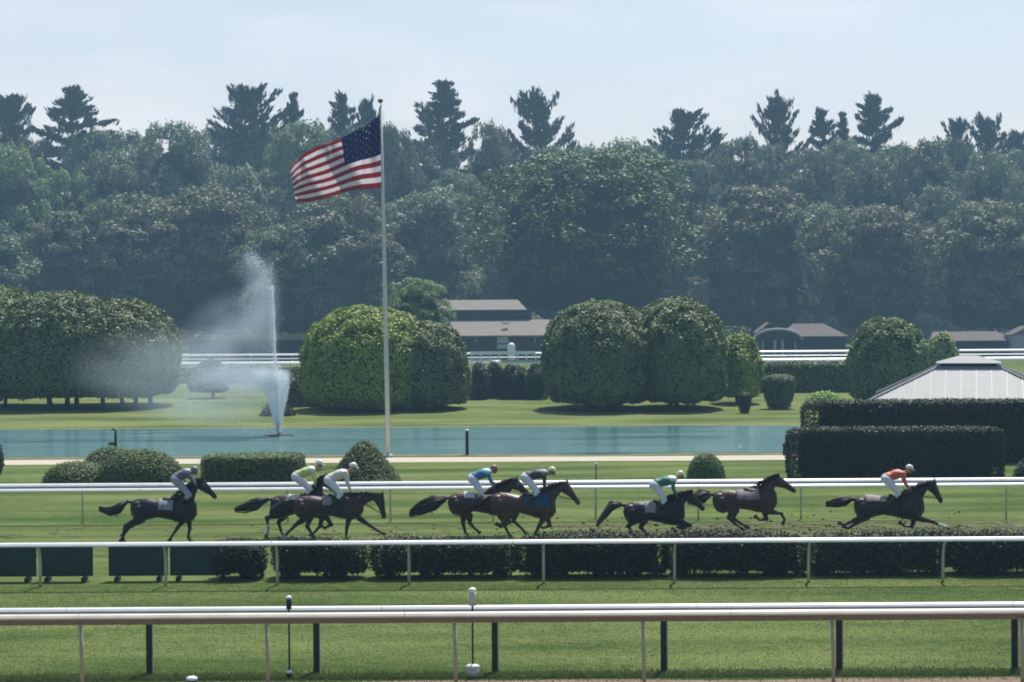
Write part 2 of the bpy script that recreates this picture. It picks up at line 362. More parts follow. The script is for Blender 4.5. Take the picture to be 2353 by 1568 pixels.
def clipped_mesh(name, prof, ax, ay, z0, z1, leaf, nleaf, mats, pexp=2, bump=.15, seed=0, jit=.5, rough=1.0, holes=0):
    rg = np.random.default_rng(seed + 11); P = [(r, z0 + z * (z1 - z0)) for r, z in prof]
    V, T = revolve(P, ax, ay, 48, pexp, bump, seed); pts, N = tri_sample(V, T, nleaf, rg)
    # orient outward
    c = np.array([0, 0, (z0 + z1) / 2]); sgn = np.sign(((pts - c) * N).sum(1)); N = N * sgn[:, None]
    if holes:
        keep = np.array([noise.noise(Vector(p) * 2.2 + Vector((seed * 3.1, 0, 0))) > -holes or p[2] > z0 + .55 * (z1 - z0) for p in pts]); pts, N = pts[keep], N[keep]
    if leaf > .12:
        f = 1.25; cv_ = np.array([tuple(noise.noise_vector(Vector(p) * f + Vector((seed * 2.3, 0, 0)))) for p in pts]); cn = np.array([noise.noise(Vector(p) * f * .8 + Vector((0, seed, 4))) for p in pts])
        upf = np.clip(N[:, 2:3], 0, 1); N = N * .9 + cv_ * (.35 + .75 * upf) + np.hstack([upf * 0, upf * 0, .15 + 1.1 * upf]); N /= np.linalg.norm(N, axis=1, keepdims=True); pts = pts + (pts - c) / (np.linalg.norm(pts - c, axis=1, keepdims=True) + 1e-6) * (cn[:, None] * .34)
    N = N + [0, 0, .35] if leaf <= .12 else N
    off = rg.normal(0, leaf * .35 * rough, (len(pts), 1)); pts = pts + N * off
    LV, LF = leaves_from(pts, N, leaf, jit, rg)
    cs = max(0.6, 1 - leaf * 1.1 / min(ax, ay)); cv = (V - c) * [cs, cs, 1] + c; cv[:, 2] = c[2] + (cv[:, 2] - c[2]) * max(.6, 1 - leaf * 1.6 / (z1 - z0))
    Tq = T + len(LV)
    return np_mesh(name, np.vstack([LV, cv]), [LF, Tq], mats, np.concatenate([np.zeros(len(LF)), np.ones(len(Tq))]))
def trunk_mb(mb, x, y, h, r, rg, lean=.15):
    p = [(x, y, -.05)]; dx, dy = rg.uniform(-lean, lean), rg.uniform(-lean, lean)
    for k in range(1, 5): p.append((x + dx * h * k / 4, y + dy * h * k / 4, h * k / 4))
    mb.tube(p, [r * 1.35, r, r * .85, r * .75, r * .6], 8)
def clipped(name, label, cat, x, yb, hw, yt, prof=DOME, mat='clip', ybot=None, leaf=.2, n=9000, dep=None, pexp=2, trunks=None, bump=.15, group=None, seed=0, dd=0, part='crown', holes=0, jit=.42, d=None, tr=.12, rough=1.0):
    """x, yb, hw, yt: place, base, half width and top as seen; real size follows from the distance"""
    b = gnd(x, yb); dist = d or (b.y + dd); base = at(x, yb, dist); base.z = 0; s = 4706 / dist
    ax = hw / s; ay = (dep if dep else ax) * (1.6 if group == GC else 1); z1 = at(x, yt, dist).z; z0 = at(x, ybot, dist).z if ybot else .0
    base.y = dist + 0
    rg = random.Random(seed)
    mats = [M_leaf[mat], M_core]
    if trunks is None:
        me = clipped_mesh(name, prof, ax, ay, z0, z1, leaf, n, mats, pexp, bump, seed, jit, rough, holes)
        o = link(name, me, None, base); tag(o, label, cat, group); return o
    if group == GC: base.y -= 1.5
    t = thing(name, label, cat, base, group)
    me = clipped_mesh(part, prof, ax, ay, z0, z1, leaf, int(n * 1.9), mats, pexp, bump, seed, jit, rough, holes); link(part, me, t)
    for tx in trunks:
        mb = MB(); px = at(tx, yb, dist).x
        trunk_mb(mb, px, base.y + rg.uniform(-.3, .3) * ay * .5, z0 + (z1 - z0) * .4, tr * rg.uniform(.8, 1.2), rg)
        mb.build('trunk', M_bark, t, True)
    return t

# --- big natural trees
def deciduous_crown(W, H, nl, seed, leaf=.5, per=140):
    rg = np.random.default_rng(seed); rr = random.Random(seed); Ps = []; Ns = []
    for i in range(nl):
        while True:
            u = Vector((rr.gauss(0, 1), rr.gauss(0, 1), rr.gauss(0, 1))).normalized()
            if u.z > -.75: break
        f = 1 + .22 * noise.noise(u * 1.6 + Vector((seed, 0, 0)))
        zc = .5 + .5 * u.z; wid = math.sin(math.acos(max(-1, min(1, u.z)))) ** .75
        h = math.hypot(u.x, u.y) + 1e-6
        k = rr.uniform(.62, 1.07) * f
        c = np.array([u.x / h * wid * W * k, u.y / h * wid * W * k, H * (.06 + .84 * (zc ** .9)) * (0.9 + .1 * f)])
        r = W * rr.uniform(.075, .20) * (1 if W < 10 else .68); m = int(per * (r / (W * .2)) ** 2)
        q = rg.normal(0, 1, (m * 2, 3)); q /= np.linalg.norm(q, axis=1, keepdims=True)
        o = np.array([u.x, u.y, u.z + .35]); o /= np.linalg.norm(o); q = q[(q @ o) > -.25][:m]
        q = q[q[:, 2] > -.35]; rad = r * rg.uniform(.8, 1.06, (len(q), 1)) * (1 + .25 * np.sin(q[:, :1] * 7 + i) * np.cos(q[:, 1:2] * 6 + 2 * i)); Ps.append(c + q * rad * [1, 1, .78]); Ns.append(q * .8 + .3 * np.sin(q[:, [1, 2, 0]] * 9 + i) + [0, 0, .75])
    P = np.vstack(Ps); N = np.vstack(Ns); LV, LF = leaves_from(P, N, leaf, .32, rg)
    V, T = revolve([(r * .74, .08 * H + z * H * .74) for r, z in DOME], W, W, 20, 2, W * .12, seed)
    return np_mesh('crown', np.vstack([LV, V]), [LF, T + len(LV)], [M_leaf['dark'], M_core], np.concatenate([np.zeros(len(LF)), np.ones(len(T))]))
def pine_crown(H, z0, L0, seed, style=0):
    rg = np.random.default_rng(seed); rr = random.Random(seed); P = []; U = []; mb = MB()
    z = H - .1; mb.tube([(0, 0, z0 - 1), (0, 0, (z0 + H) / 2), (0, 0, H)], [.35, .2, .04], 6)
    ss = (0, .35, .7, 1)
    def bough(a, l, zz, up, nl):
        pts = [Vector((math.cos(a) * l * s, math.sin(a) * l * s, zz + l * (up * s ** (1.3 + .5 * style)))) for s in ss]
        mb.tube(pts, [.06, .045, .03, .012], 4, 1)
        for q in range(nl):
            s = rr.random() ** .65 * .92 + .08; i = min(2, int(s * 3)); u = (s - ss[i]) / (ss[i + 1] - ss[i]); c = pts[i].lerp(pts[i + 1], max(0, min(1.1, u))); d = (pts[i + 1] - pts[i]).normalized(); sp = .09 + .05 * math.sin(s * 3)
            P.append((c.x + rr.gauss(0, sp * 2), c.y + rr.gauss(0, sp * 2), c.z + rr.gauss(0, sp) + .03)); U.append((d.x + rr.gauss(0, .35), d.y + rr.gauss(0, .35), d.z + abs(rr.gauss(0, .4))))
    while z > z0:
        t = min(1, (H - z) / 7.0); L = L0 * (.13 + .95 * t ** (.85 if style == 0 else .7)); nb = rr.choice((6, 7, 8)); a0 = rr.uniform(0, 6.28)
        for j in range(nb):
            if t > .12 and rr.random() < .12: continue
            a = a0 + j * 6.283 / nb + rr.uniform(-.35, .35); l = L * (rr.uniform(.45, 1.0) if rr.random() < .75 else rr.uniform(1.0, 1.32)); up = (rr.uniform(.15, .55) if style == 0 else rr.uniform(.5, 1.1)) * (1 - t * .45)
            bough(a, l, z + rr.uniform(-.35, .35), up, int(l * 27) + 9)
        for j in range(3): bough(rr.uniform(0, 6.28), L * .35, z + rr.uniform(-.4, .4), .5, 16)
        z -= rr.uniform(.8, 1.5) * (.6 + .65 * t)
    P = np.array(P); U = np.array(U); U /= np.linalg.norm(U, axis=1, keepdims=True); A = rg.normal(0, 1, U.shape); W = np.cross(U, A); W /= np.linalg.norm(W, axis=1, keepdims=True)
    n = len(P); s = rg.uniform(.65, 1.3, (n, 1)); a_, b_ = .36 * s, .115 * s
    LV = np.stack([P + U * a_, P + W * b_, P - U * a_, P - W * b_], 1).reshape(-1, 3); LF = np.arange(4 * n).reshape(-1, 4)
    bv = np.array([tuple(v) for v in mb.v]); bf = np.array([f for f in mb.f if len(f) == 4])
    return np_mesh('crown', np.vstack([LV, bv]), [LF, bf + len(LV)], [M_leaf['pine'], M_bark], np.concatenate([np.zeros(len(LF)), np.ones(len(bf))]))
def trunk_mesh(H, r, seed, limbs=5):
    rg = random.Random(seed); mb = MB(); trunk_mb(mb, 0, 0, H, r, rg, .04)
    for i in range(limbs):
        a = i * 6.28 / limbs + rg.random(); z = H * rg.uniform(.45, .8); l = H * .45
        mb.tube([(0, 0, z), (math.cos(a) * l * .5, math.sin(a) * l * .5, z + l * .4), (math.cos(a) * l, math.sin(a) * l, z + l * .9)], [r * .5, r * .35, r * .15], 6)
    return mb.mesh('trunk', M_bark, True)
CR = {}
for i in range(5):
    CR['d%d' % i] = (deciduous_crown(8, 19, 230, 20 + i, .40, 190), trunk_mesh(9, .45, i))
CR['big'] = (deciduous_crown(14, 24, 620, 77, .40, 260), trunk_mesh(12, .8, 9))
for i in range(6):
    CR['p%d' % i] = (pine_crown(24, 7, 5.2, 50 + i, i % 2), trunk_mesh(10, .35, i + 30, 0))
CROWN_MATS = {}; BB = {}
def crown_variant(kind, mat):
    key = (kind, mat)
    if key not in CROWN_MATS:
        me = CR[kind][0].copy(); me.materials[0] = M_leaf[mat]; CROWN_MATS[key] = me
    return CROWN_MATS[key]
def tree(name, kind, mat, x, yt, hw, d, label, rot=0, lift=0, cat='tree', grp='trees of the wood behind the racecourse'):
    if d > 250: d += 54 if kind != 'big' else 34
    b = at(x, 800, d); b.z = 0; zt = at(x, yt, d).z; W0, H0 = {'b': (14.2, 25.5), 'd': (8.2, 20.5), 'p': (5.2, 24)}[kind[0]]
    W = hw * d / 4706; t = thing(name, label, cat, b, grp)
    z0 = (1.2 if kind != 'big' else 4.5) if kind[0] != 'p' else 0
    if kind not in BB:
        a_ = np.empty(len(CR[kind][0].vertices) * 3, np.float32); CR[kind][0].vertices.foreach_get('co', a_); a_ = a_.reshape(-1, 3); BB[kind] = (np.percentile(np.abs(a_[:, 0]), 98.5), np.percentile(a_[:, 2], 99.7))
    if kind[0] != 'p': W0, H0 = BB[kind]
    sz = (zt - z0) / H0; sx = W / W0
    c = link('crown', crown_variant(kind, mat), t, (0, 0, z0)); c.scale = (sx, sx, sz); c.rotation_euler = (0, 0, rot)
    k = link('trunk', CR[kind][1], t); k.scale = (sx, sx, sz)
    return t
rt = random.Random(3)
def T(kind, mat, x, yt, hw, d, label, name='broadleaf_tree'): tree(name, kind, mat, x, yt, hw, d, label, rt.uniform(0, 6.28))
# nearest row of the wood
T('d0', 'dark', -30, 512, 135, 262, 'dark spreading tree behind the left end of the clipped tree row')
T('d1', 'dark', 165, 488, 120, 268, 'dark tree standing second from the left behind the clipped tree row')
T('d2', 'olive', 315, 446, 135, 272, 'olive green tree with scattered pale leaf clumps left of the drifting fountain mist')
T('d3', 'olive', 492, 428, 140, 276, 'broad olive green tree rising directly behind the fountain mist')
T('d4', 'dark', 640, 520, 110, 268, 'dark shaded tree right behind the tip of the fountain jet')
T('d0', 'olive', 790, 452, 150, 270, 'broad tree in front of the wood directly below the flag')
T('d2', 'dark', 985, 436, 118, 282, 'tall grey green tree just right of the flagpole')
T('d3', 'pale', 955, 640, 78, 214, 'small pale green tree between the flagpole and the long barn roof')
T('big', 'maple', 1340, 350, 258, 262, 'huge dark round maple, the largest tree in front of the wood')
T('d1', 'olive', 1735, 428, 150, 268, 'olive tree with pale leaf clumps immediately right of the huge maple')
T('d4', 'olive', 2012, 474, 138, 264, 'rounded olive tree above the clipped ball left of the white roof')
T('d0', 'olive', 2275, 464, 135, 260, 'rounded olive tree at the right end of the front row of the wood')
# second row
T('d2', 'pale', 28, 342, 105, 306, 'light green round tree at the left edge of the wood')
T('d1', 'pale', 160, 395, 90, 310, 'light green tree beside the round one at the left edge of the wood')
T('d3', 'dark', 265, 350, 105, 315, 'mid green tree below and right of the first layered pine')
T('d4', 'dark', 405, 284, 120, 322, 'domed green tree whose top meets the sky left of the widest pine')
T('d0', 'dark', 560, 385, 110, 312, 'dark tree at the foot of the widest pine')
T('d2', 'pale', 700, 282, 98, 322, 'pale green tree with its top just left of the flag canton')
T('d1', 'dark', 905, 292, 75, 318, 'green tree whose crown shows against the sky right of the pole top')
T('d3', 'dark', 1050, 395, 95, 308, 'dark tree in the second row at the foot of the tallest pine')
T('d0', 'dark', 1122, 284, 72, 322, 'rounded green tree touching the sky between the tallest pine and the spiky bare one')
T('d4', 'dark', 1275, 340, 95, 322, 'green tree peeping over the left shoulder of the huge maple')
T('d2', 'pale', 1440, 326, 100, 325, 'pale tree topping the skyline over the right shoulder of the huge maple')
T('d1', 'dark', 1590, 372, 105, 312, 'dark tree at the foot of the bushy pine right of the huge maple')
T('d3', 'dark', 1705, 318, 100, 320, 'domed tree on the skyline left of the fan shaped pine')
T('d0', 'dark', 1870, 345, 95, 318, 'tree on the skyline at the foot of the twin narrow pines')
T('d4', 'olive', 1890, 470, 90, 300, 'olive tree low in the second row between two rounded front trees')
T('d2', 'dark', 2000, 338, 100, 322, 'tree on the skyline under the tall tapering pine on the right')
T('d1', 'olive', 2120, 326, 100, 320, 'ragged topped tree on the skyline between the right pines')
T('d3', 'dark', 2150, 430, 85, 302, 'dark tree in the second row above the gap between the two right front trees')
T('d0', 'dark', 2262, 350, 95, 316, 'tree below the pair of blunt pines near the right edge')
T('d4', 'olive', 2375, 395, 85, 306, 'tree cut by the right edge of the view in the second row')
# rear row fills the skyline
for k, (x, y, lb) in enumerate([
    (75, 320, 'rear tree on the skyline between the two leftmost pines'), (215, 300, 'rear tree on the skyline just right of the layered pine'),
    (320, 303, 'rear tree at the dip of the skyline left of the domed green tree'), (500, 300, 'rear tree hiding the trunk of the widest pine'),
    (620, 290, 'rear tree between the widest pine and the small one behind the flag'), (770, 300, 'rear tree low behind the flag canton'),
    (855, 285, 'rear tree immediately behind the pole top'), (975, 322, 'rear tree at the low point of the skyline right of the pole'),
    (1150, 330, 'rear tree at the foot of the spiky bare pine on its left'), (1220, 345, 'rear tree at the foot of the spiky bare pine on its right'),
    (1350, 338, 'rear tree directly above the huge maple'), (1510, 335, 'rear tree left of the bushy pine'),
    (1640, 345, 'rear tree in the notch beside the tiny lone pine'), (1775, 330, 'rear tree under the fan shaped pine'),
    (1935, 322, 'rear tree between the twin narrow pines and the tapering one'), (2065, 335, 'rear tree at the low point of the skyline on the right'),
    (2185, 322, 'rear tree under the left one of the two blunt pines'), (2320, 350, 'rear tree under the last pine by the right edge')]):
    T('d%d' % (k % 5), 'dark', x, y, 95, 345, lb)
for k, (x, y, hw, v, lb) in enumerate([
    (28, 238, 78, 0, 'wide bushy pine cut by the left edge of the view'), (172, 214, 98, 1, 'layered white pine with long drooping tiers near the left edge'),
    (568, 214, 92, 2, 'widest white pine with upswept boughs left of the flag'), (678, 228, 40, 3, 'small pine poking up beside the widest one'),
    (788, 228, 52, 0, 'pointed pine with feathered left side just left of the flagpole top'), (848, 248, 34, 1, 'low pine tip right behind the flag canton'),
    (1022, 203, 88, 2, 'tallest leaning pine right of the flagpole'), (1236, 231, 76, 3, 'spiky thin pine standing alone against the sky above the huge maple'),
    (1572, 268, 78, 0, 'bushy broad pine right of the huge maple'), (1648, 314, 30, 1, 'tiny lone pine tip right of the bushy broad one'),
    (1790, 243, 56, 2, 'fan shaped pine with a dense rounded head'), (1890, 264, 46, 3, 'left one of the twin narrow pines'),
    (1937, 272, 34, 0, 'right one of the twin narrow pines'), (2006, 231, 72, 1, 'tall tapering pine with wide open tiers on the right'),
    (2203, 288, 42, 2, 'left one of the two blunt pines near the right edge'), (2270, 286, 60, 3, 'right one of the two blunt pines near the right edge'),
    (2336, 318, 44, 1, 'last dark pine against the right edge of the view')]):
    tree('pine_tree', 'p%d' % (1, 0, 3, 2, 4, 1, 2, 5, 3, 4, 1, 0, 2, 4, 3, 5, 1)[k], 'pine', x, y, hw * 1.22, 352 - (k % 3) * 3, lb, rt.uniform(0, 6.28), grp='pines standing above the skyline')
# undergrowth closing the foot of the wood
rg = np.random.default_rng(8); n = 30000
P = np.stack([rg.uniform(-95, 95, n), rg.uniform(345, 352, n), rg.random(n) ** .8 * 5.5], 1); P[:, 2] *= .6 + .4 * np.abs(np.sin(P[:, 0] * .23) + np.sin(P[:, 0] * .61)) * .6
LV, LF = leaves_from(P, np.tile([0, -.6, .8], (n, 1)), .8, .5, rg)
o = link('undergrowth', np_mesh('undergrowth', LV, LF, [M_leaf['dark']])); tag(o, 'dark undergrowth along the foot of the far wood', 'undergrowth', kind='stuff')

# ------------------------------------------------------------------ clipped trees and hedges
GC = 'clipped dome trees beyond the pond'
clipped('clipped_tree', 'clipped tree at the far left edge of the long row, cut by the frame', 'tree', -10, 934, 150, 666, mat='clip', ybot=903, trunks=(-30, 6, 30), n=22500, leaf=.19, seed=1, group=GC, bump=.35, dep=4.2, tr=.14)
clipped('clipped_tree', 'middle clipped tree of the long left row, above the red and white board', 'tree', 145, 934, 160, 676, mat='clip', ybot=903, trunks=(120, 160, 185), n=22500, leaf=.19, seed=2, group=GC, bump=.35, dep=4.4, tr=.14)
clipped('clipped_tree', 'right end clipped tree of the long left row, half veiled by fountain mist', 'tree', 272, 932, 146, 690, mat='clip', ybot=902, trunks=(250, 290, 322, 350), n=22500, leaf=.19, seed=3, group=GC, bump=.3, dep=4.4, tr=.14)
clipped('clipped_tree', 'bright yellow green topped dome tree behind the flagpole', 'tree', 850, 938, 148, 707, mat='bright', ybot=926, trunks=(800, 850, 885), n=25500, leaf=.165, seed=4, group=GC, bump=.22, dep=4.2)
clipped('clipped_tree', 'darker lower dome tree joined to the right side of the bright topped one', 'tree', 990, 937, 88, 744, mat='clip', ybot=922, trunks=(960, 1005), n=13500, leaf=.165, seed=5, group=GC, bump=.2, dep=3.0)
clipped('clipped_tree', 'left half of the big double dome right of the barn roof', 'tree', 1376, 937, 124, 694, mat='clip', ybot=918, trunks=(1352, 1362, 1410), n=24000, leaf=.17, seed=6, group=GC, bump=.25, dep=4.2, tr=.16)
clipped('clipped_tree', 'right half of the big double dome, leafier and darker than the left', 'tree', 1552, 936, 106, 690, mat='clip', ybot=914, trunks=(1535, 1552), n=21000, leaf=.19, seed=7, group=GC, bump=.3, dep=3.6, tr=.16)
clipped('clipped_tree', 'small pale topped dome tucked against the right side of the double dome', 'tree', 1690, 930, 50, 771, mat='bright', ybot=905, trunks=(1690,), n=6000, leaf=.18, seed=8, group=GC, dd=3, dep=1.8)
clipped('clipped_bush', 'large round clipped ball left of the white roof', 'bush', 2040, 930, 93, 730, mat='clip', prof=BALL, n=16500, leaf=.165, seed=9, bump=.15, dd=4)
clipped('clipped_bush', 'small round bush peeping out behind the large clipped ball', 'bush', 2164, 870, 38, 768, mat='bright', prof=BALL, n=3500, leaf=.22, seed=10)
clipped('clipped_bush', 'flat topped bush flaring upwards like a cup on the lawn', 'bush', 1790, 940, 39, 862, mat='mound', prof=FLARE, n=4500, leaf=.1, seed=11, bump=.04)
clipped('clipped_bush', 'tiny narrow clipped bush on the lawn left of the cup shaped one', 'bush', 1711, 950, 15, 903, mat='yew', prof=FLARE, n=1500, leaf=.09, seed=12, bump=.03)
clipped('clipped_bush', 'low yellowish mound peeping over the left end of the tall hedge', 'bush', 1893, 938, 44, 900, mat='bright', prof=MOUND, n=3000, leaf=.11, seed=13, bump=.06)
clipped('clipped_bush', 'loose dark shrub between the fountain and the bright dome tree', 'bush', 690, 934, 46, 842, mat='dark', prof=CONE, n=5250, leaf=.19, seed=14, bump=.3)
clipped('clipped_bush', 'low spreading shrub in shade right behind the fountain spray', 'bush', 640, 956, 36, 928, mat='yew', prof=MOUND, n=2000, leaf=.16, seed=15, bump=.2)
clipped('clipped_tree', 'mushroom shaped clipped tree dimly seen through the fountain mist', 'tree', 482, 916, 44, 832, mat='clip', prof=MOUND, ybot=895, trunks=(490,), n=4500, leaf=.18, seed=16, bump=.15, group=None)
GH = 'row of rounded hedge columns in front of the barn'
for k, (x, hw, yt, dd, lb) in enumerate([(1101, 20, 838, 0, 'leftmost rounded hedge column in front of the barn'), (1136, 17, 834, 2.5, 'second rounded hedge column, set back behind its neighbours'),
                                         (1180, 31, 836, .5, 'widest of the rounded hedge columns in front of the barn'), (1232, 24, 836, 0, 'rightmost rounded hedge column beside the double dome')]):
    clipped('hedge_column', lb, 'hedge', x, 918, hw, yt, mat='yew', prof=DOME, n=4000, leaf=.14, seed=20 + k, bump=.08, group=GH, dd=dd, pexp=3.2, dep=1.2)
clipped('hedge', 'long clipped hedge below the far white rail, between double dome and clipped ball', 'hedge', 1850, 900, 112, 835, mat='mound', prof=BOXP, n=9000, leaf=.16, seed=26, bump=.1, pexp=7, dep=2.2)
clipped('hedge', 'low dark hedge at the back between fountain mist and bright dome tree', 'hedge', 560, 880, 155, 848, mat='yew', prof=BOXP, n=10500, leaf=.165, seed=27, bump=.1, pexp=7, dep=1.2)
# foreground infield topiary
clipped('hedge', 'tall dark hedge wall behind the leading horse', 'hedge', 2056, 1100, 246, 985, mat='yew', prof=BOXP, n=42000, leaf=.075, seed=30, bump=.05, pexp=14, dep=.7, jit=.6)
clipped('hedge', 'longer higher hedge in front of the white roof', 'hedge', 2180, 1062, 336, 921, mat='yew', prof=BOXP, n=42000, leaf=.085, seed=31, bump=.09, pexp=14, dep=.8, jit=.6)
clipped('clipped_bush', 'dark rounded bush cut by the right edge in front of the tall hedges', 'bush', 2395, 1112, 68, 1046, mat='yew', prof=MOUND, n=6000, leaf=.07, seed=32, bump=.04)
clipped('clipped_bush', 'green dome bush standing alone between the second and third leading horses', 'bush', 1622, 1110, 44, 1042, mat='mound', prof=MOUND, n=9000, leaf=.06, seed=33, bump=.03)
clipped('clipped_bush', 'steep rounded mound beside the flagpole foot', 'bush', 838, 1112, 84, 1012, mat='mound', prof=CONE, n=14000, leaf=.065, seed=34, bump=.06, dep=1.4)
clipped('hedge', 'box hedge with a sunlit top left of the yellow jockey', 'hedge', 583, 1112, 113, 1046, mat='mound', prof=BOXP, n=16000, leaf=.065, seed=35, bump=.05, pexp=8, dep=1.3)
clipped('clipped_bush', 'low spreading mound leftmost of the three joined mounds', 'bush', 180, 1116, 82, 1062, mat='mound', prof=MOUND, n=9000, leaf=.065, seed=36, bump=.08, dep=1.3)
clipped('clipped_bush', 'highest mound at the back of the three joined mounds', 'bush', 258, 1106, 72, 1029, mat='mound', prof=MOUND, n=9000, leaf=.065, seed=37, bump=.08, dep=1.5, dd=1)
clipped('clipped_bush', 'rounded mound at the right front of the three joined mounds', 'bush', 322, 1117, 104, 1034, mat='mound', prof=MOUND, n=14000, leaf=.065, seed=38, bump=.08, dep=1.3)
clipped('clipped_bush', 'dark column bush cut by the left edge beside the pond', 'bush', -22, 1092, 30, 1010, mat='yew', prof=BALL, n=5000, leaf=.07, seed=39, bump=.04)

# boxwood hedge behind the turf rail
GB = 'ragged boxwood hedges along the turf rail'
for k, (x0, x1, yt, lb) in enumerate([
    (502, 606, 1247, 'short dark boxwood bush at the right end of the green panels'), (642, 842, 1240, 'ragged boxwood hedge under the white helmeted jockey'),
    (858, 1184, 1236, 'ragged boxwood hedge with a bare gap near its foot, under the blue jockey'), (1188, 1535, 1226, 'ragged boxwood hedge under the jockey in dark green'),
    (1536, 1853, 1223, 'ragged boxwood hedge under the riderless horse'), (1858, 2174, 1221, 'ragged boxwood hedge under the leading horse'),
    (2178, 2440, 1221, 'ragged boxwood hedge at the right edge ahead of the leading horse')]):
    xc, hw = (x0 + x1) / 2, (x1 - x0) / 2
    d = 52.6; b = at(xc, 1330, d); b.z = 0; s = 4706 / d; t = thing('boxwood_hedge', lb, 'hedge', b, GB)
    zt = at(xc, yt, d).z - .09; ax = hw / s
    me = clipped_mesh('foliage', BOXP, ax * 1.01, .52, .19, zt, .06, int(ax * 2 * 3600), [M_leaf['box'], M_core], 5, .17, 60 + k, .7, 2.4, holes=0); link('foliage', me, t)
    rr = random.Random(k)
    # skirt of sparser low foliage
    for q in range(int(ax * 3.2)):
        mb = MB(); x = rr.uniform(-ax * .94, ax * .94); y = rr.uniform(-.3, .3)
        for _ in range(3):
            mb.tube([(b.x + x, b.y + y, -.02), (b.x + x + rr.uniform(-.06, .06), b.y + y, .16), (b.x + x + rr.uniform(-.2, .2), b.y + y + rr.uniform(-.1, .1), .5)], [.022, .018, .01], 5)
        mb.build('stem', M_bark, t, True)
    rgk = np.random.default_rng(90 + k); n = int(ax * 900); X = rgk.uniform(-ax * .97, ax * .97, n)
    keep = np.array([noise.noise(Vector((v * 1.6, k * 5.0, 0))) > .0 for v in X]); X = X[keep]; n = len(X)
    P = np.stack([X, rgk.uniform(-.42, .42, n), rgk.uniform(.02, .24, n)], 1)
    LV, LF = leaves_from(P, np.tile([0, -1.0, .6], (n, 1)), .07, .6, rgk); link('low_foliage', np_mesh('low_foliage', LV, LF, [M_leaf['box']]), t)
# green panels
GP = 'dark green panels behind the turf rail'
for x0, x1, lb in [(-70, 84, 'dark green panel cut by the left edge behind the turf rail'), (90, 214, 'dark green panel left of the narrow grass gap'),
                   (250, 386, 'dark green panel right of the narrow grass gap'), (391, 530, 'dark green panel whose right end runs behind a bush')]:
    d = 52.2; a, c = at(x0, 1330, d).x, at(x1, 1330, d).x; b = Vector(((a + c) / 2, d, 0)); t = thing('green_panel', lb, 'panel', b, GP)
    mb = MB(); mb.box((b.x, d, .56), (c - a, .05, .86), bev=.012)
    for q in range(3): mb.box((b.x, d - .03, .2 + q * .36), (c - a - .02, .03, .035))
    mb.build('board', M_panel, t)
    for fx in (a + .22, c - .22):
        mb = MB(); mb.box((fx, d + .02, .06), (.1, .46, .12), bev=.015); mb.box((fx, d + .035, .4), (.05, .04, .7)); mb.build('foot', M_darkpost, t)

# ------------------------------------------------------------------ rails
SEC = [(.075, .02), (.045, .042), (.0, .045), (-.045, .022), (-.085, -.022), (-.09, -.042), (-.075, -.055), (.0, -.03), (.06, -.01)]
def long_rail(parent, name, y, z, r, mat, x0, x1, seg=6.0, n=12, sz=1.0):
    """moulded rail: a rounded cover whose broad upper face slopes towards the course"""
    mb = MB(); x = x0; k = r / .05
    while x < x1:
        e = min(x + seg, x1); mb.loft([[Vector((px, y + a * k, z + b * k)) for a, b in SEC] for px in (x, e - .012)]); x = e
    return mb.build(name, mat, parent, False)
# front beige fence
DF = 37.6; t = thing('beige_fence', 'cream topped fence with thin beige posts nearest the camera', 'fence', (0, DF, 0))
zc = at(1176, 1410.5, DF).z; long_rail(t, 'top_rail', DF, zc, .045, M_cream, -14, 14)
mb = MB(); zb = at(1176, 1431, DF).z
mb.add([(x, y, z) for x in (-14, 14) for y, z in ((DF + .012, zc - .035), (DF + .02, zb), (DF + .035, zb), (DF + .03, zc - .035))], [(0, 1, 5, 4), (1, 2, 6, 5), (2, 3, 7, 6), (3, 0, 4, 7), (3, 2, 1, 0), (4, 5, 6, 7)])
mb.build('rail_cover', M_skirt, t)
for x in (-245, 188, 615, 1047, 1480, 1915, 2350):
    p = at(x, 1500, DF); mb = MB(); mb.tube([(p.x, DF, -.05), (p.x - .005, DF, .6), (p.x - .02, DF + .015, zb + .03)], [.036, .036, .034], 10)
    mb.tube([(p.x - .07, DF + .016, zb + .012), (p.x + .03, DF + .016, zb + .012)], .018, 8); mb.build('post', M_beige, t, True)
# white fence with dark posts
DW = 39.0; t = thing('white_fence', 'white topped fence with wide dark posts behind the beige one', 'fence', (0, DW, 0))
zc = at(1176, 1393, DW).z; long_rail(t, 'top_rail', DW - .12, zc, .042, M_white, -14.5, 14.5)
mb = MB(); mb.add([(x, y, z) for x in (-14.5, 14.5) for y, z in ((DW - .15, zc - .03), (DW - .2, zc - .13), (DW - .18, zc - .13), (DW - .12, zc - .035))], [(0, 1, 5, 4), (1, 2, 6, 5), (2, 3, 7, 6), (3, 0, 4, 7), (3, 2, 1, 0), (4, 5, 6, 7)]); mb.build('rail_cover', M_grey, t)
for x in (-70, 343, 727, 1137, 1525, 1928, 2331):
    p = at(x, 1500, DW); mb = MB(); mb.box((p.x, DW, .58), (.115, .06, 1.2), bev=.01)
    mb.tube([(p.x, DW, 1.12), (p.x, DW - .06, 1.2), (p.x, DW - .12, zc - .02)], .035, 8); mb.build('post', M_darkpost, t)
    mb = MB(); mb.box((p.x + .07, DW + .004, .5), (.018, .05, 1.0)); mb.build('post_edge', M_gal, t)
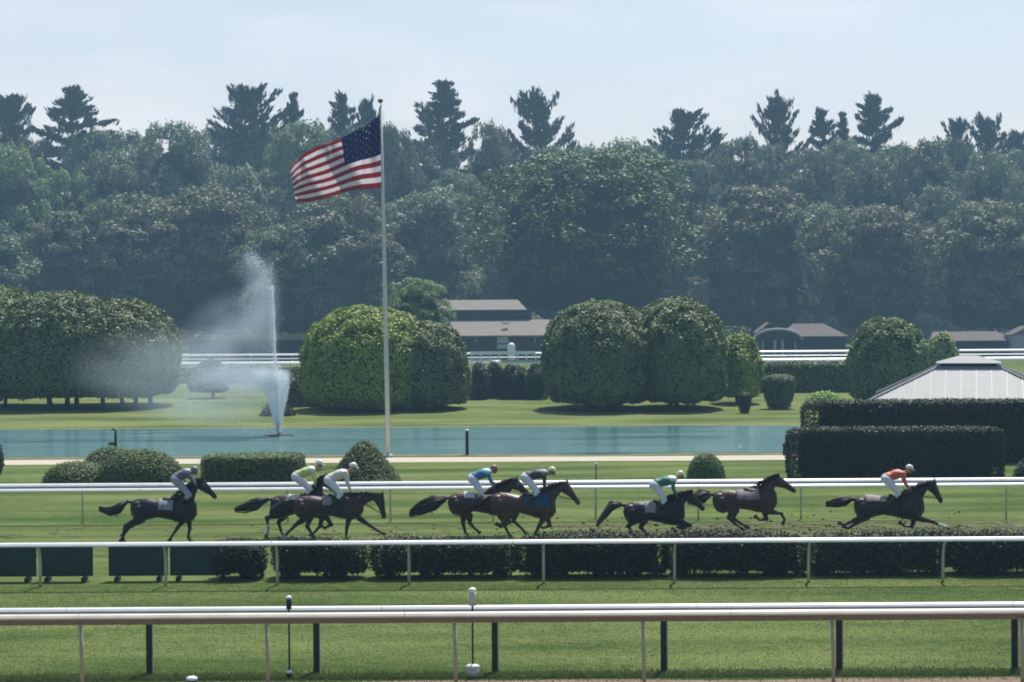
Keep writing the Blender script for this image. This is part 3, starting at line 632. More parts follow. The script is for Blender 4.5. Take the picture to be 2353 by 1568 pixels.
# turf rail
DT = 51.2; DR = 50.75; t = thing('turf_rail', 'white rail on curved gooseneck posts in front of the boxwood hedges', 'fence', (0, DT, 0))
zc = at(1176, 1245, DR).z; long_rail(t, 'top_rail', DR, zc, .052, M_white, -18, 18)
for x in (-215, 93, 381, 637, 940, 1249, 1550, 1858, 2167, 2475):
    p = gnd(x, 1345); p.x = at(x, 1345, DT).x; mb = MB(); pts = [(p.x, DT, -.05), (p.x, DT, .45), (p.x, DT - .03, .72), (p.x, DT - .12, .92), (p.x, DT - .28, 1.03), (p.x, DR, zc - .03)]
    mb.tube(pts, [.038, .038, .036, .034, .032, .03], 10); mb.build('post', M_gal, t, True)
# infield double rail
DI = 66.1; t = thing('infield_rail', 'white double rail along the infield behind the horses', 'fence', (0, DI, 0))
zu, zl = at(1176, 1108.5, DI).z, at(1176, 1120, DI - .15).z
long_rail(t, 'upper_rail', DI, zu, .055, M_white, -24, 24); long_rail(t, 'lower_rail', DI - .15, zl, .05, M_white, -24, 24)
mb = MB(); mb.add([(x, y, z) for x in (-24, 24) for y, z in ((DI - .02, zu - .04), (DI - .14, zl + .02), (DI - .12, zl + .01), (DI, zu - .05))], [(0, 1, 5, 4), (1, 2, 6, 5), (2, 3, 7, 6), (3, 0, 4, 7)]); mb.build('rail_cover', M_grey, t)
for k in range(-2, 12):
    x = 190 + 235.8 * k; p = at(x, 1195, DI); mb = MB(); mb.tube([(p.x, DI, -.05), (p.x, DI, .8), (p.x, DI - .02, zu - .03)], [.03, .03, .028], 8); mb.build('post', M_gal, t, True)
# far rails on the backstretch
def far_rail(name, label, yD, d, x0, x1, r, posts, mat=M_white, two=None):
    c = at(1176, yD, d); t = thing(name, label, 'fence', (c.x, d, 0)); a, b = at(x0, yD, d).x, at(x1, yD, d).x
    long_rail(t, 'top_rail', d, c.z, r, mat, a, b, seg=40, n=8, sz=1)
    if two: long_rail(t, 'lower_rail', d, c.z - two, r * .55, mat, a, b, seg=40, n=8)
    x = a + 1
    while x < b:
        mb = MB(); mb.tube([(x, d, -.05), (x, d, c.z - r * .5)], .05, 6); mb.build('post', mat, t, True); x += posts
far_rail('far_rail', 'thick white rail of the backstretch, lower of the long pair', 831, 232, -300, 2700, .19, 5)
far_rail('far_rail', 'thin white rail of the backstretch, upper of the long pair', 812, 247, -300, 2700, .13, 5, two=.5)
far_rail('far_rail', 'short low white rail seen through the fountain mist', 851, 210, 405, 690, .09, 4)
# ------------------------------------------------------------------ buildings
def slab(mb, P, Q, th, m=0):
    """thick sheet between lower edge P(2 pts) and upper edge Q(2 pts)"""
    a, b, c, d = map(Vector, (P[0], P[1], Q[1], Q[0])); n = (b - a).cross(d - a).normalized() * th
    mb.add([a, b, c, d, a - n, b - n, c - n, d - n], [(0, 1, 2, 3), (7, 6, 5, 4), (0, 4, 5, 1), (1, 5, 6, 2), (2, 6, 7, 3), (3, 7, 4, 0)], m)
d = 254; xl, xr = at(985, 750, d).x, at(1300, 750, d).x
t = thing('barn', 'long low barn with two weathered roofs between dome trees', 'building', ((xl + xr) / 2, d, 0))
z_e, z_r, z_u0, z_u1 = at(1176, 771, d).z, at(1176, 735, d + 5).z, at(1176, 721, d + 6).z, at(1176, 689, d + 10).z
mb = MB(); mb.box(((xl + xr) / 2, d + 4, (z_e - .1) / 2), (xr - xl - 1.4, 6, z_e - .1)); mb.build('wall', M_barn, t)
mb = MB(); slab(mb, [(xl, d - .2, z_e), (xr, d - .2, z_e)], [(xl + 1.5, d + 5, z_r), (xr - 1.5, d + 5, z_r)], .18); mb.build('lower_roof', M_shing, t)
xu = at(1212, 721, d + 6).x; mb = MB(); mb.box(((xl + xu) / 2 + .2, d + 8.2, (z_r + z_u0) / 2), (xu - xl + .6, 6, z_u0 - z_r + 1.0)); mb.build('upper_wall', M_barn, t)
mb = MB(); slab(mb, [(xl + .3, d + 5.2, z_u0), (xu + .4, d + 5.2, z_u0)], [(xl + .3, d + 10, z_u1), (xu - 1.2, d + 10, z_u1)], .18); mb.build('upper_roof', M_shing, t)
for yy, hh in ((782, .75), (797, .45)):
    p = at(1155, yy, d + .8); mb = MB(); mb.box((p.x, d + .95, p.z), (1.4, .12, hh)); w_ = mb.build('window', M_win, t)
    mb = MB(); mb.box((p.x, d + .87, p.z + hh / 2 + .04), (1.6, .1, .08)); mb.build('frame', M_frame, w_)
for xx in (1093, 1229):
    p = at(xx, 778, d + .8); mb = MB(); mb.tube([(p.x, d + .85, p.z + .5), (p.x, d + .85, p.z - .5)], .12, 6); mb.tube([(p.x - .6, d + .85, p.z + .7), (p.x, d + .85, p.z)], .08, 6); mb.tube([(p.x + .6, d + .85, p.z + .7), (p.x, d + .85, p.z)], .08, 6); mb.build('bracket', M_frame, t)
mb = MB(); p = at(1162, 747, d + 2); mb.box((p.x, d + 2.1, p.z + .2), (.7, .5, .25), rz=.5); mb.build('roof_vent', M_win, t)
# white domed booth in front of the barn
p = at(1175, 806, 250); t = thing('white_booth', 'small white round topped booth behind the far rail by the barn', 'booth', (p.x, 250, 0))
mb = MB(); mb.tube([(p.x, 250, 0), (p.x, 250, at(1175, 798, 250).z)], .48, 14); mb.build('body', M_white, t)
mb = MB(); zt = at(1175, 798, 250).z; mb.ell((p.x, 250, zt), (.48, .48, .55), 14, 8); mb.build('dome', M_white, t, True)
# short white fence pieces near the barn
t = thing('picket_fence', 'low white fence pieces in front of the barn above the hedge columns', 'fence', (at(1165, 830, 228).x, 228, 0))
zt = at(1165, 812, 228).z
for a_, b_2, yy, mt in ((1080, 1230, 811, M_white), (1078, 1132, 829, M_white), (1150, 1250, 830, M_grey)):
    mb = MB(); p, q = at(a_, yy, 228), at(b_2, yy, 228); mb.box(((p.x + q.x) / 2, 228 - (.3 if yy > 820 else 0), p.z), (q.x - p.x, .1, .28)); mb.build('board', mt, t)
for xx in range(1084, 1236, 21):
    p = at(xx, 825, 228); mb = MB(); mb.box((p.x, 228.12, zt / 2), (.14, .1, zt)); mb.build('post', M_white, t)
# cottage with arched porch
d = 253; t = thing('cottage', 'dark cottage with an arched porch and pinkish roof under the trees', 'building', (at(1845, 800, d).x, d, 0))
ze, zr = at(1860, 773, d).z, at(1860, 744, d + 4).z
a, b = at(1755, 790, d).x, at(1945, 790, d).x
mb = MB(); mb.box(((a + b) / 2, d + 4, ze / 2), (b - a, 7, ze)); mb.build('wall', M_barn, t)
mb = MB(); a2, b2 = at(1800, 773, d).x, at(1950, 773, d).x; slab(mb, [(a2 - .5, d - .1, ze), (b2, d - .1, ze)], [(a2 + 1.8, d + 4.5, zr), (b2 - 2.4, d + 4.5, zr)], .15); mb.build('roof', M_shing2, t)
mb = MB(); c = at(1786, 788, d).x; rr_ = at(1838, 0, d).x - c; zc = at(1786, 782, d).z; zt = at(1786, 757, d).z - zc
pts = [(c + rr_ * math.cos(q), d - .6, zc + zt * math.sin(q)) for q in np.linspace(0, math.pi, 15)]; mb.tube(pts, .16, 8); mb.build('arch', M_frame, t, True)
mb = MB(); mb.add([(p[0], d - .4, p[2]) for p in pts] + [(p[0], d + 2, p[2]) for p in pts], [(i, i + 1, i + 16, i + 15) for i in range(14)] + [tuple(range(15))]); mb.build('porch', M_barn, t)
mb = MB(); gz = at(1786, 744, d).z; a3, b3, c3 = at(1742, 775, d).x, at(1838, 775, d).x, at(1772, 745, d).x
slab(mb, [(a3, d + 1, zc + .8), (a3, d + 5, zc + .8)], [(c3, d + 1, gz), (c3, d + 5, gz)], .15); slab(mb, [(c3, d + 1, gz), (c3, d + 5, gz)], [(b3, d + 1, zc + .6), (b3, d + 5, zc + .6)], .15); mb.build('gable_roof', M_shing2, t)
for xx in (1779, 1797):
    mb = MB(); p = at(xx, 782, d); mb.box((p.x, d - .52, p.z * .55), (.35, .08, p.z * .9)); mb.build('window', M_frame, t)
for xx in (1752, 1826): 
    mb = MB(); p = at(xx, 795, d); mb.box((p.x, d - .55, 1.1), (.18, .18, 2.2)); mb.build('post', M_frame, t)
# right shed and roof
d = 254; t = thing('shed', 'low dark shed with a pale sunlit roof behind tree branches at the right', 'building', (at(2220, 800, d).x, d, 0))
ze, zr = at(2230, 783, d).z, at(2230, 762, d + 4).z; a, b = at(2140, 0, d).x, at(2335, 0, d).x
mb = MB(); mb.box(((a + b) / 2, d + 4, ze / 2), (b - a, 7, ze)); mb.build('wall', M_barn, t)
mb = MB(); slab(mb, [(a - .4, d - .1, ze), (b + .4, d - .1, ze)], [(a + 1, d + 4.5, zr), (b - 1.5, d + 4.5, zr)], .15); mb.build('roof', M_shing2, t)
d = 252; t = thing('shed', 'small shed with a pale gable cut by the right edge', 'building', (at(2350, 800, d).x, d, 0))
a, b = at(2326, 0, d).x, at(2400, 0, d).x; ze = at(2350, 772, d).z; zr = at(2350, 752, d).z
mb = MB(); mb.box(((a + b) / 2, d + 2, ze / 2), (b - a, 4, ze)); mb.build('wall', M_frame, t)
mb = MB(); m_ = (a + b) / 2; slab(mb, [(a - .2, d - .2, ze), (a - .2, d + 4, ze)], [(m_, d - .2, zr), (m_, d + 4, zr)], .14); slab(mb, [(m_, d - .2, zr), (m_, d + 4, zr)], [(b + .2, d - .2, ze), (b + .2, d + 4, ze)], .14); mb.build('roof', M_shing2, t)
d = 256; t = thing('stable', 'long dark stable block dimly seen behind the fountain', 'building', (at(560, 800, d).x, d, 0))
ze, zr = at(560, 782, d).z, at(560, 770, d + 4).z; a, b = at(425, 0, d).x, at(720, 0, d).x
mb = MB(); mb.box(((a + b) / 2, d + 4, ze / 2), (b - a, 7, ze)); mb.build('wall', M_barn, t)
mb = MB(); slab(mb, [(a - .4, d - .1, ze), (b + .4, d - .1, ze)], [(a + 1, d + 4.5, zr), (b - 1, d + 4.5, zr)], .15); mb.build('roof', M_core, t)
for xx in (446, 470, 512, 535, 585, 668, 690):
    p = at(xx, 790, d); mb = MB(); mb.box((p.x, d + .42, 1.5), (.5, .12, .6)); mb.build('window', M_barn, t)

# pavilion with the white roof
d0 = 101.5; dc = d0 + 4.6; xc_ = at(2226, 900, dc).x; t = thing('pavilion', 'open pavilion with a white standing seam hip roof and small cap', 'pavilion', (xc_, dc, 0))
hw = 4.9; z_eave = at(2226, 923, d0).z; z_cap = at(2226, 842, dc - 1.4).z; z_top = at(2226, 817, dc).z; ht = 1.42
roofs = []
cor = [(-1, -1), (1, -1), (1, 1), (-1, 1)]
lo = [Vector((xc_ + x * hw, dc + y * 4.6, z_eave)) for x, y in cor]; hi = [Vector((xc_ + x * ht, dc + y * 1.4, z_cap)) for x, y in cor]
mb = MB(); mb.add(lo + hi + [p - Vector((0, 0, .12)) for p in lo] + [p - Vector((0, 0, .12)) for p in hi],
                  [(i, (i + 1) % 4, 4 + (i + 1) % 4, 4 + i) for i in range(4)] + [(8 + (i + 1) % 4, 8 + i, 12 + i, 12 + (i + 1) % 4) for i in range(4)] + [(i, 8 + i, 8 + (i + 1) % 4, (i + 1) % 4) for i in range(4)])
rf = mb.build('roof', M_roofm, t)
mb = MB()
for i in range(4):
    a, b, c, e = lo[i], lo[(i + 1) % 4], hi[(i + 1) % 4], hi[i]; nrm = (b - a).cross(e - a).normalized(); nn = 13
    for k in range(1, nn):
        u = k / nn; p = a.lerp(b, u); ua = (e - a).dot((b - a).normalized()) / (b - a).length; ub = 1 - ua
        v = 1 if ua <= u <= ub else (u / ua if u < ua else (1 - u) / (1 - ub)); q = p + ((e - a) - (b - a).normalized() * (e - a).dot((b - a).normalized())) * v
        mb.tube([p + nrm * .012, q + nrm * .012], .018, 4)
mb.build('roof_seams', M_seam, rf)
for i in range(4): mb = MB(); mb.tube([lo[i] + Vector((0, 0, .03)), hi[i] + Vector((0, 0, .03))], .06, 6); mb.build('hip_ridge', M_roofm, rf)
mb = MB(); clo = [Vector((xc_ + x * (ht + .22), dc + y * 1.6, z_cap + .16)) for x, y in cor]; chi = [Vector((xc_ + x * .45, dc, z_top)) for x in (-1, 1)]
mb.add(clo + chi, [(0, 1, 5, 4), (1, 2, 5), (2, 3, 4, 5), (3, 0, 4), (3, 2, 1, 0)]); mb.build('cap_roof', M_roofm, t)
mb = MB(); mb.box((xc_, dc, z_cap + .06), (2 * ht - .1, 2.7, .26)); mb.build('cap_louvre', M_black, t)
for x, y in [(-1, -1), (0, -1), (1, -1), (1, 1), (0, 1), (-1, 1)]:
    mb = MB(); mb.box((xc_ + x * (hw - .5), dc + y * 4.1, z_eave / 2 - .1), (.22, .22, z_eave), bev=.02); mb.build('column', M_frame, t)

t.rotation_euler = (0, 0, -math.atan2(xc_, dc))
# ------------------------------------------------------------------ flag
FD = 94.2
tp, bt = at(875.5, 246, FD), gnd(892.5, 1050); bt = at(892.5, 1050, FD); bt.z = 0
t = thing('flagpole', 'tall white flagpole leaning slightly left by the pond', 'flagpole', bt)
mb = MB(); mb.tube([bt, bt.lerp(tp, .3), bt.lerp(tp, .7), tp], [.11, .1, .075, .045], 14); mb.build('pole', plain('flagpole_paint', (.66, .66, .60), .4, .5, var=.05), t, True)
p = at(874, 232, FD); mb = MB(); mb.ell(p, (.12, .12, .11), 14, 10); mb.tube([tp, p], .018, 6); mb.build('finial', M_gold, t, True)
mb = MB(); mb.tube([bt + Vector((0, 0, -.02)), bt + Vector((0, 0, .14))], [.24, .2], 16); mb.build('base_collar', M_gal, t, True)
mb = MB(); mb.tube([tp + Vector((.12, -.03, -.15)), bt + Vector((.14, -.05, 1.1))], .008, 4); mb.build('halyard', M_grey, t)
def cloth(name, col, tr=.62):
    m, tt, b = new_mat(name); tx = tt.nodes.new('ShaderNodeBsdfTranslucent'); mix = tt.nodes.new('ShaderNodeMixShader'); mix.inputs[0].default_value = tr
    tc = tt.nodes.new('ShaderNodeTexCoord'); n = tt.nodes.new('ShaderNodeTexNoise'); n.inputs['Scale'].default_value = 2.5; n.inputs['Detail'].default_value = 4
    r = tt.nodes.new('ShaderNodeValToRGB'); r.color_ramp.elements[0].color = tuple(c * .86 for c in col) + (1,); r.color_ramp.elements[1].color = col + (1,)
    tt.links.new(tc.outputs['Object'], n.inputs[0]); tt.links.new(n.outputs[0], r.inputs[0]); tt.links.new(r.outputs[0], b.inputs['Base Color']); tt.links.new(r.outputs[0], tx.inputs[0])
    b.inputs['Roughness'].default_value = .75; tt.links.new(b.outputs[0], mix.inputs[1]); tt.links.new(tx.outputs[0], mix.inputs[2]); tt.links.new(mix.outputs[0], tt.nodes['Material Output'].inputs[0]); return m
FR, FWm, FB = cloth('flag_red', (.46, .06, .09)), cloth('flag_white', (.88, .85, .88)), cloth('flag_blue', (.04, .06, .22))
prof = [(0, 877, 262, 880.5, 431, 0), (.12, 858, 275, 861, 433, .25), (.25, 832, 293, 833, 435, .1), (.4, 784, 318, 800, 441, -.5), (.52, 757, 327, 772, 449, -.25), (.65, 727, 337, 742, 456, .35), (.78, 700, 352, 715, 461, .6), (.9, 678, 372, 692, 464, .1), (1, 666, 388, 680, 466, -.35)]
def fpt(u, v, off=0):
    for i in range(len(prof) - 1):
        if u <= prof[i + 1][0] + 1e-9: break
    a, b = prof[i], prof[i + 1]; q = (u - a[0]) / (b[0] - a[0]); q = q * q * (3 - 2 * q) * .35 + q * .65; L = [a[k] + (b[k] - a[k]) * q for k in range(6)]
    wv = math.sin(u * 11 + v * 2.2) * 6.0 * u * (1 - u) * 2.0 * math.sin(v * math.pi) + 3.0 * math.sin(u * 9 + 1.2) * u * v
    x = L[1] + (L[3] - L[1]) * v; y = L[2] + (L[4] - L[2]) * v + wv
    return at(x, y, FD + L[5] + .42 * math.sin(u * 17 + v * 3.5) * min(1, u * 5) + off)
NU, per = 60, 3; vs = []; fs = []; ms = []
NV = 13 * per
for j in range(NV + 1):
    for i in range(NU + 1): vs.append(fpt(i / NU, j / NV))
for j in range(NV):
    for i in range(NU):
        a = j * (NU + 1) + i; s_ = j // per; fs.append((a, a + 1, a + NU + 2, a + NU + 1)); ms.append(2 if (s_ < 7 and i / NU < .4) else (0 if s_ % 2 == 0 else 1))
mb = MB(); mb.v = vs; mb.f = fs; mb.m = ms
for side in (-.012, .012):
    for r_ in range(9):
        for c_ in range(6 if r_ % 2 == 0 else 5):
            u = .4 * ((c_ * 2 + (1 if r_ % 2 == 0 else 2)) / 12); v = 7 / 13 * (r_ + 1) / 10; R0 = .017
            pts = [fpt(u + (R0 if k % 2 == 0 else R0 * .42) * .52 * math.sin(k * math.pi / 5), v - (R0 if k % 2 == 0 else R0 * .42) * math.cos(k * math.pi / 5), side) for k in range(10)]
            mb.add(pts, [tuple(range(10))], 1)
fo = mb.build('american_flag', [FR, FWm, FB], None, True, org=tp.copy()); tag(fo, 'large stars and stripes flag streaming left from the pole top', 'flag')
fo.modifiers.new('thick', 'SOLIDIFY').thickness = .004

# ------------------------------------------------------------------ fountain
nzp = gnd(641, 1002); FY = nzp.y
t = thing('fountain', 'floating fountain throwing a tall jet and a drifting veil of spray', 'fountain', nzp)
mb = MB(); mb.tube([nzp + Vector((0, 0, -.02)), nzp + Vector((0, 0, .09))], [.6, .5], 20); mb.tube([nzp + Vector((-.75, 0, .03)), nzp + Vector((.75, 0, .03))], .05, 8); mb.build('float', M_black, t)
mb = MB(); mb.tube([nzp + Vector((0, 0, .05)), nzp + Vector((0, 0, .3))], [.13, .09], 12); mb.build('nozzle', M_gal, t, True)
mW, tW, bW = new_mat('spray_water'); bW.inputs['Base Color'].default_value = (.82, .86, .9, 1); bW.inputs['Roughness'].default_value = .4
trW = tW.nodes.new('ShaderNodeBsdfTranslucent'); trW.inputs[0].default_value = (.85, .9, .95, 1); mxW = tW.nodes.new('ShaderNodeMixShader'); mxW.inputs[0].default_value = .5
tW.links.new(bW.outputs[0], mxW.inputs[1]); tW.links.new(trW.outputs[0], mxW.inputs[2]); tW.links.new(mxW.outputs[0], tW.nodes['Material Output'].inputs[0])
rg = np.random.default_rng(4)
def drops(X, Y, dep, size):
    """screen-traced outline of the spray turned into drops with real depth"""
    n = len(X); a = np.array([at(0, 0, FY)[k] for k in range(3)]); ex = np.array(at(1000, 0, FY)) - a; ey = np.array(at(0, 1000, FY)) - a
    P = a + np.outer(X / 1000, ex) + np.outer(Y / 1000, ey); P[:, 1] += dep - 0
    s = size * rg.uniform(.5, 1.4, (n, 1)); A = rg.normal(0, 1, (n, 3)); B = rg.normal(0, 1, (n, 3)); A /= np.linalg.norm(A, axis=1, keepdims=True); B /= np.linalg.norm(B, axis=1, keepdims=True)
    return np.stack([P, P + A * s, P + B * s], 1).reshape(-1, 3)
def spray(name, X, Y, dep, size):
    V = drops(np.asarray(X), np.asarray(Y), np.asarray(dep), size) - np.array(nzp); V = V[~np.isnan(V).any(1)]; return link(name, np_mesh(name, V, np.arange(len(V)).reshape(-1, 3), [mW]), t)
# central jet
n = 22000; u = rg.random(n) ** 1.15; wd = 1.0 + 3.4 * u * (.6 + .4 * np.sin(u * 40)); spray('jet', 641 - 14 * u ** 1.3 + rg.normal(0, 1, n) * wd * .5 - rg.exponential(1, n) * 11 * u ** 1.5 * (rg.random(n) < .5), 1000 - u * 345, rg.normal(0, .05, n) + u * .02, .024)
# inner cone
n = 40000; u = rg.random(n) ** .7; th = rg.uniform(0, 2 * math.pi, n); rad = (rg.random(n) ** .35)
spray('cone_spray', 641 + (u * (43 * rad * np.cos(th) - 9 * u)) - np.maximum(0, u - .75) * 60 * rg.random(n), 1000 - u * 152 + np.abs(rg.normal(0, 6, n)) * u, np.sin(th) * rad * u * .85, .024)
# plume drifting left from the cone
n = 90000; u = rg.random(n) ** 1.3; spr = 10 + 42 * u
spray('low_mist', 642 - 215 * u + rg.normal(0, 9, n), 868 + 8 * u + rg.normal(0, 1, n) * (14 + 26 * u) + 10 * np.sin(u * 7), rg.normal(0, .6, n) * (.5 + u * 2), .017)
n = 14000; u = rg.random(n) * rg.random(n) ** .5; v = rg.random(n) ** 1.2
spray('falling_mist', 655 - 270 * u, 905 + v * (95 - 10 * u) + rg.normal(0, 8, n), rg.normal(0, .9, n), .017)
# high veil left of the jet
n = 60000; u = rg.random(n); v = rg.random(n) ** 1.15       # u along jet (0 low 1 high), v away to the left
jx = 641 - 13 * u; jy = 840 - 215 * u
X = jx - v * (60 + 190 * (1 - u)) ; Y = jy + v * 55 * (1 - .3 * u) - 40 * u * np.exp(-v * 5) + rg.normal(0, 7, n)
den = np.array([.5 + .9 * noise.noise(Vector((a * .022, b * .016, 2))) for a, b in zip(X, Y)]); k = rg.random(n) < np.clip(den, .12, 1)
X, Y = X[k] + rg.normal(0, 4, k.sum()), Y[k]; spray('high_mist', X, Y, rg.normal(0, .8, len(X)), .015)
n = 3500; u = rg.random(n); spray('crest_mist', 629 - 62 * u + rg.normal(0, 8, n), 668 - 75 * np.sin(u * 1.9) + rg.normal(0, 11, n), rg.normal(0, .5, n), .026)

def mist(x, y, rx, ry, dy, dens, rot=0, seed=0):
    mb = MB(); mb.ell((0, 0, 0), (1, 1, 1), 20, 14); me = mb.mesh('mist', [], True); o = link('mist', me, t, at(x, y, FY) - nzp); k = FY / 4706
    o.scale = (rx * k, dy, ry * k); o.rotation_euler = (0, R(rot), 0)
    m = bpy.data.materials.new('mist_%d' % seed); m.use_nodes = True; N = m.node_tree.nodes; L = m.node_tree.links; N.clear(); ou = N.new('ShaderNodeOutputMaterial'); v = N.new('ShaderNodeVolumePrincipled')
    tc = N.new('ShaderNodeTexCoord'); ln = N.new('ShaderNodeVectorMath'); ln.operation = 'DOT_PRODUCT'; L.new(tc.outputs['Object'], ln.inputs[0]); L.new(tc.outputs['Object'], ln.inputs[1])
    a = N.new('ShaderNodeMath'); a.operation = 'SUBTRACT'; a.use_clamp = True; a.inputs[0].default_value = 1; L.new(ln.outputs['Value'], a.inputs[1])
    b = N.new('ShaderNodeMath'); b.operation = 'POWER'; b.inputs[1].default_value = 1.6; L.new(a.outputs[0], b.inputs[0])
    nz = N.new('ShaderNodeTexNoise'); nz.inputs['Scale'].default_value = 1.5; nz.inputs['Detail'].default_value = 3; ad = N.new('ShaderNodeVectorMath'); ad.inputs[1].default_value = (seed * 3.1, 0, seed); L.new(tc.outputs['Object'], ad.inputs[0]); L.new(ad.outputs[0], nz.inputs['Vector'])
    q = N.new('ShaderNodeMapRange'); q.inputs['From Min'].default_value = .3; q.inputs['From Max'].default_value = .7; q.inputs['To Min'].default_value = .25; q.inputs['To Max'].default_value = dens * 1.9 / max(dens, 1e-6); L.new(nz.outputs[0], q.inputs[0])
    c = N.new('ShaderNodeMath'); c.operation = 'MULTIPLY'; L.new(b.outputs[0], c.inputs[0]); L.new(q.outputs[0], c.inputs[1]); e = N.new('ShaderNodeMath'); e.operation = 'MULTIPLY'; e.inputs[1].default_value = dens; L.new(c.outputs[0], e.inputs[0])
    L.new(e.outputs[0], v.inputs['Density']); v.inputs['Color'].default_value = (.80, .90, 1, 1); v.inputs['Anisotropy'].default_value = .4; L.new(v.outputs[0], ou.inputs['Volume']); me.materials.append(m)
mist(598, 725, 56, 155, 1.2, .20, 4, 1)
mist(530, 760, 135, 100, 1.6, .15, -28, 2)
mist(578, 628, 42, 60, .9, .16, -25, 3)
mist(560, 870, 130, 40, 1.4, .5, 2, 4)
mist(618, 872, 62, 46, .9, .55, 0, 5)
mist(385, 850, 260, 120, 2.6, .10, 0, 6)
mist(470, 940, 200, 50, 2.2, .12, 0, 7)
# ------------------------------------------------------------------ small things
def small_post(name, label, x, yt, yb, r, mat, cat='post', hook=0):
    b = gnd(x, yb); zt = at(x, yt, b.y).z; t = thing(name, label, cat, b)
    mb = MB(); mb.tube([(b.x, b.y, -.05), (b.x, b.y, zt)], [r, r * .9], 8); mb.build('shaft', mat, t, True)
    return t, b, zt
t, b, z = small_post('pond_post', 'dark post with a bent top standing in the pond above the mounds', 266, 989, 1040, .07, M_black)
mb = MB(); mb.tube([(b.x, b.y, z), (b.x - .1, b.y, z + .06), (b.x - .2, b.y, z)], .04, 6); mb.build('hook', M_black, t)
mb = MB(); mb.box((b.x - .16, b.y, .42), (.34, .2, .14), bev=.03); mb.build('fixture', M_black, t)
t, b, z = small_post('pond_post', 'plain dark post at the near edge of the pond in the middle', 1073.5, 989, 1046, .08, M_black)
mb = MB(); mb.ell((b.x, b.y, z), (.1, .1, .05)); mb.build('cap', M_gal, t, True)
t, b, z = small_post('pond_post', 'short dark post against the left end of the tall hedge', 1803, 1022, 1046, .09, M_black)
mb = MB(); mb.box((b.x, b.y, z), (.22, .2, .12), bev=.03); mb.build('cap', M_black, t)
t, b, z = small_post('marker_pole', 'tall thin grey pole rising behind the infield rail', 1370, 1068, 1190, .022, M_darkpost, 'pole')
mb = MB(); mb.ell((b.x, b.y, z), (.06, .06, .06)); mb.build('knob', M_win, t, True)
# markers between the two near fences
D2 = 38.3
def marker(x, yt, yh, yb, label, bucket):
    b = at(x, yb, D2); b.z = 0; zt, zh, zb = at(x, yt, D2).z, at(x, yh, D2).z, at(x, yb, D2).z; t = thing('course_marker', label, 'marker', b)
    mb = MB(); mb.tube([(b.x, b.y, .02), (b.x, b.y, zh)], .018, 8); mb.build('rod', M_darkpost, t, True)
    w = .05 if not bucket else .068
    mb = MB(); mb.tube([(b.x, b.y, zh), (b.x, b.y, zt - .03)], w, 14); mb.build('head', M_darkpost if not bucket else plain('marker_grey_white', (.5, .55, .5), .5, .3, var=.25, scale=14), t, True)
    mb = MB(); mb.ell((b.x, b.y, zt - .03), (w * 1.15, w * 1.15, w * .8)); mb.build('cap', M_white, t, True)
    if bucket:
        mb = MB(); mb.tube([(b.x, b.y, 0), (b.x, b.y, .2)], [.10, .125], 18); bk = mb.build('bucket', M_gal, t, True)
        mb = MB(); mb.tube([(b.x, b.y, .2), (b.x, b.y, .235), (b.x, b.y, .26)], [.135, .135, .08], 18); mb.build('lid', M_white, bk, True)
    else:
        mb = MB(); mb.ell((b.x, b.y, .09), (.065, .065, .06)); mb.build('foot', M_darkpost, t, True); mb = MB(); mb.ell((b.x, b.y, .13), (.06, .06, .045)); mb.build('foot_cap', M_white, t, True)
marker(665, 1370, 1400, 1540, 'thin dark marker pole with a small white ball on top', False)
marker(1086.5, 1353, 1392, 1550, 'marker pole with a white cylinder head standing in a grey bucket', True)
b = gnd(441, 1572); t = thing('sprinkler', 'white domed sprinkler cap in the grass at the near edge', 'sprinkler', b)
mb = MB(); mb.tube([(b.x, b.y, 0), (b.x, b.y, .1)], .085, 16); mb.build('casing', M_darkpost, t, True); mb = MB(); mb.ell((b.x, b.y, .1), (.11, .11, .05)); mb.build('cap', M_white, t, True)
# red and white board among the trunks
b = gnd(88, 916); t = thing('barrier_board', 'red and white board on short legs under the left clipped trees', 'barrier', b)
mb = MB(); mb.box((b.x, b.y, .55), (1.25, .06, .3)); mb.build('white_board', M_white, t); mb = MB(); mb.box((b.x, b.y - .002, .76), (1.25, .07, .12)); mb.build('red_board', plain('red_paint', (.45, .03, .04), .5), t)
for q in (-.45, .45): mb = MB(); mb.box((b.x + q, b.y + .05, .3), (.06, .05, .6)); mb.build('leg', M_darkpost, t)
b = gnd(2, 922); t = thing('garden_cart', 'small white cart at the left edge under the clipped trees', 'cart', b)
mb = MB(); mb.box((b.x - .2, b.y, .5), (1.1, .6, .35), bev=.05); mb.build('body', M_white, t)
for q in (-.5, .1):
    mb = MB(); mb.tube([(b.x + q, b.y - .34, .17), (b.x + q, b.y - .26, .17)], .17, 14); mb.build('wheel', M_black, t)

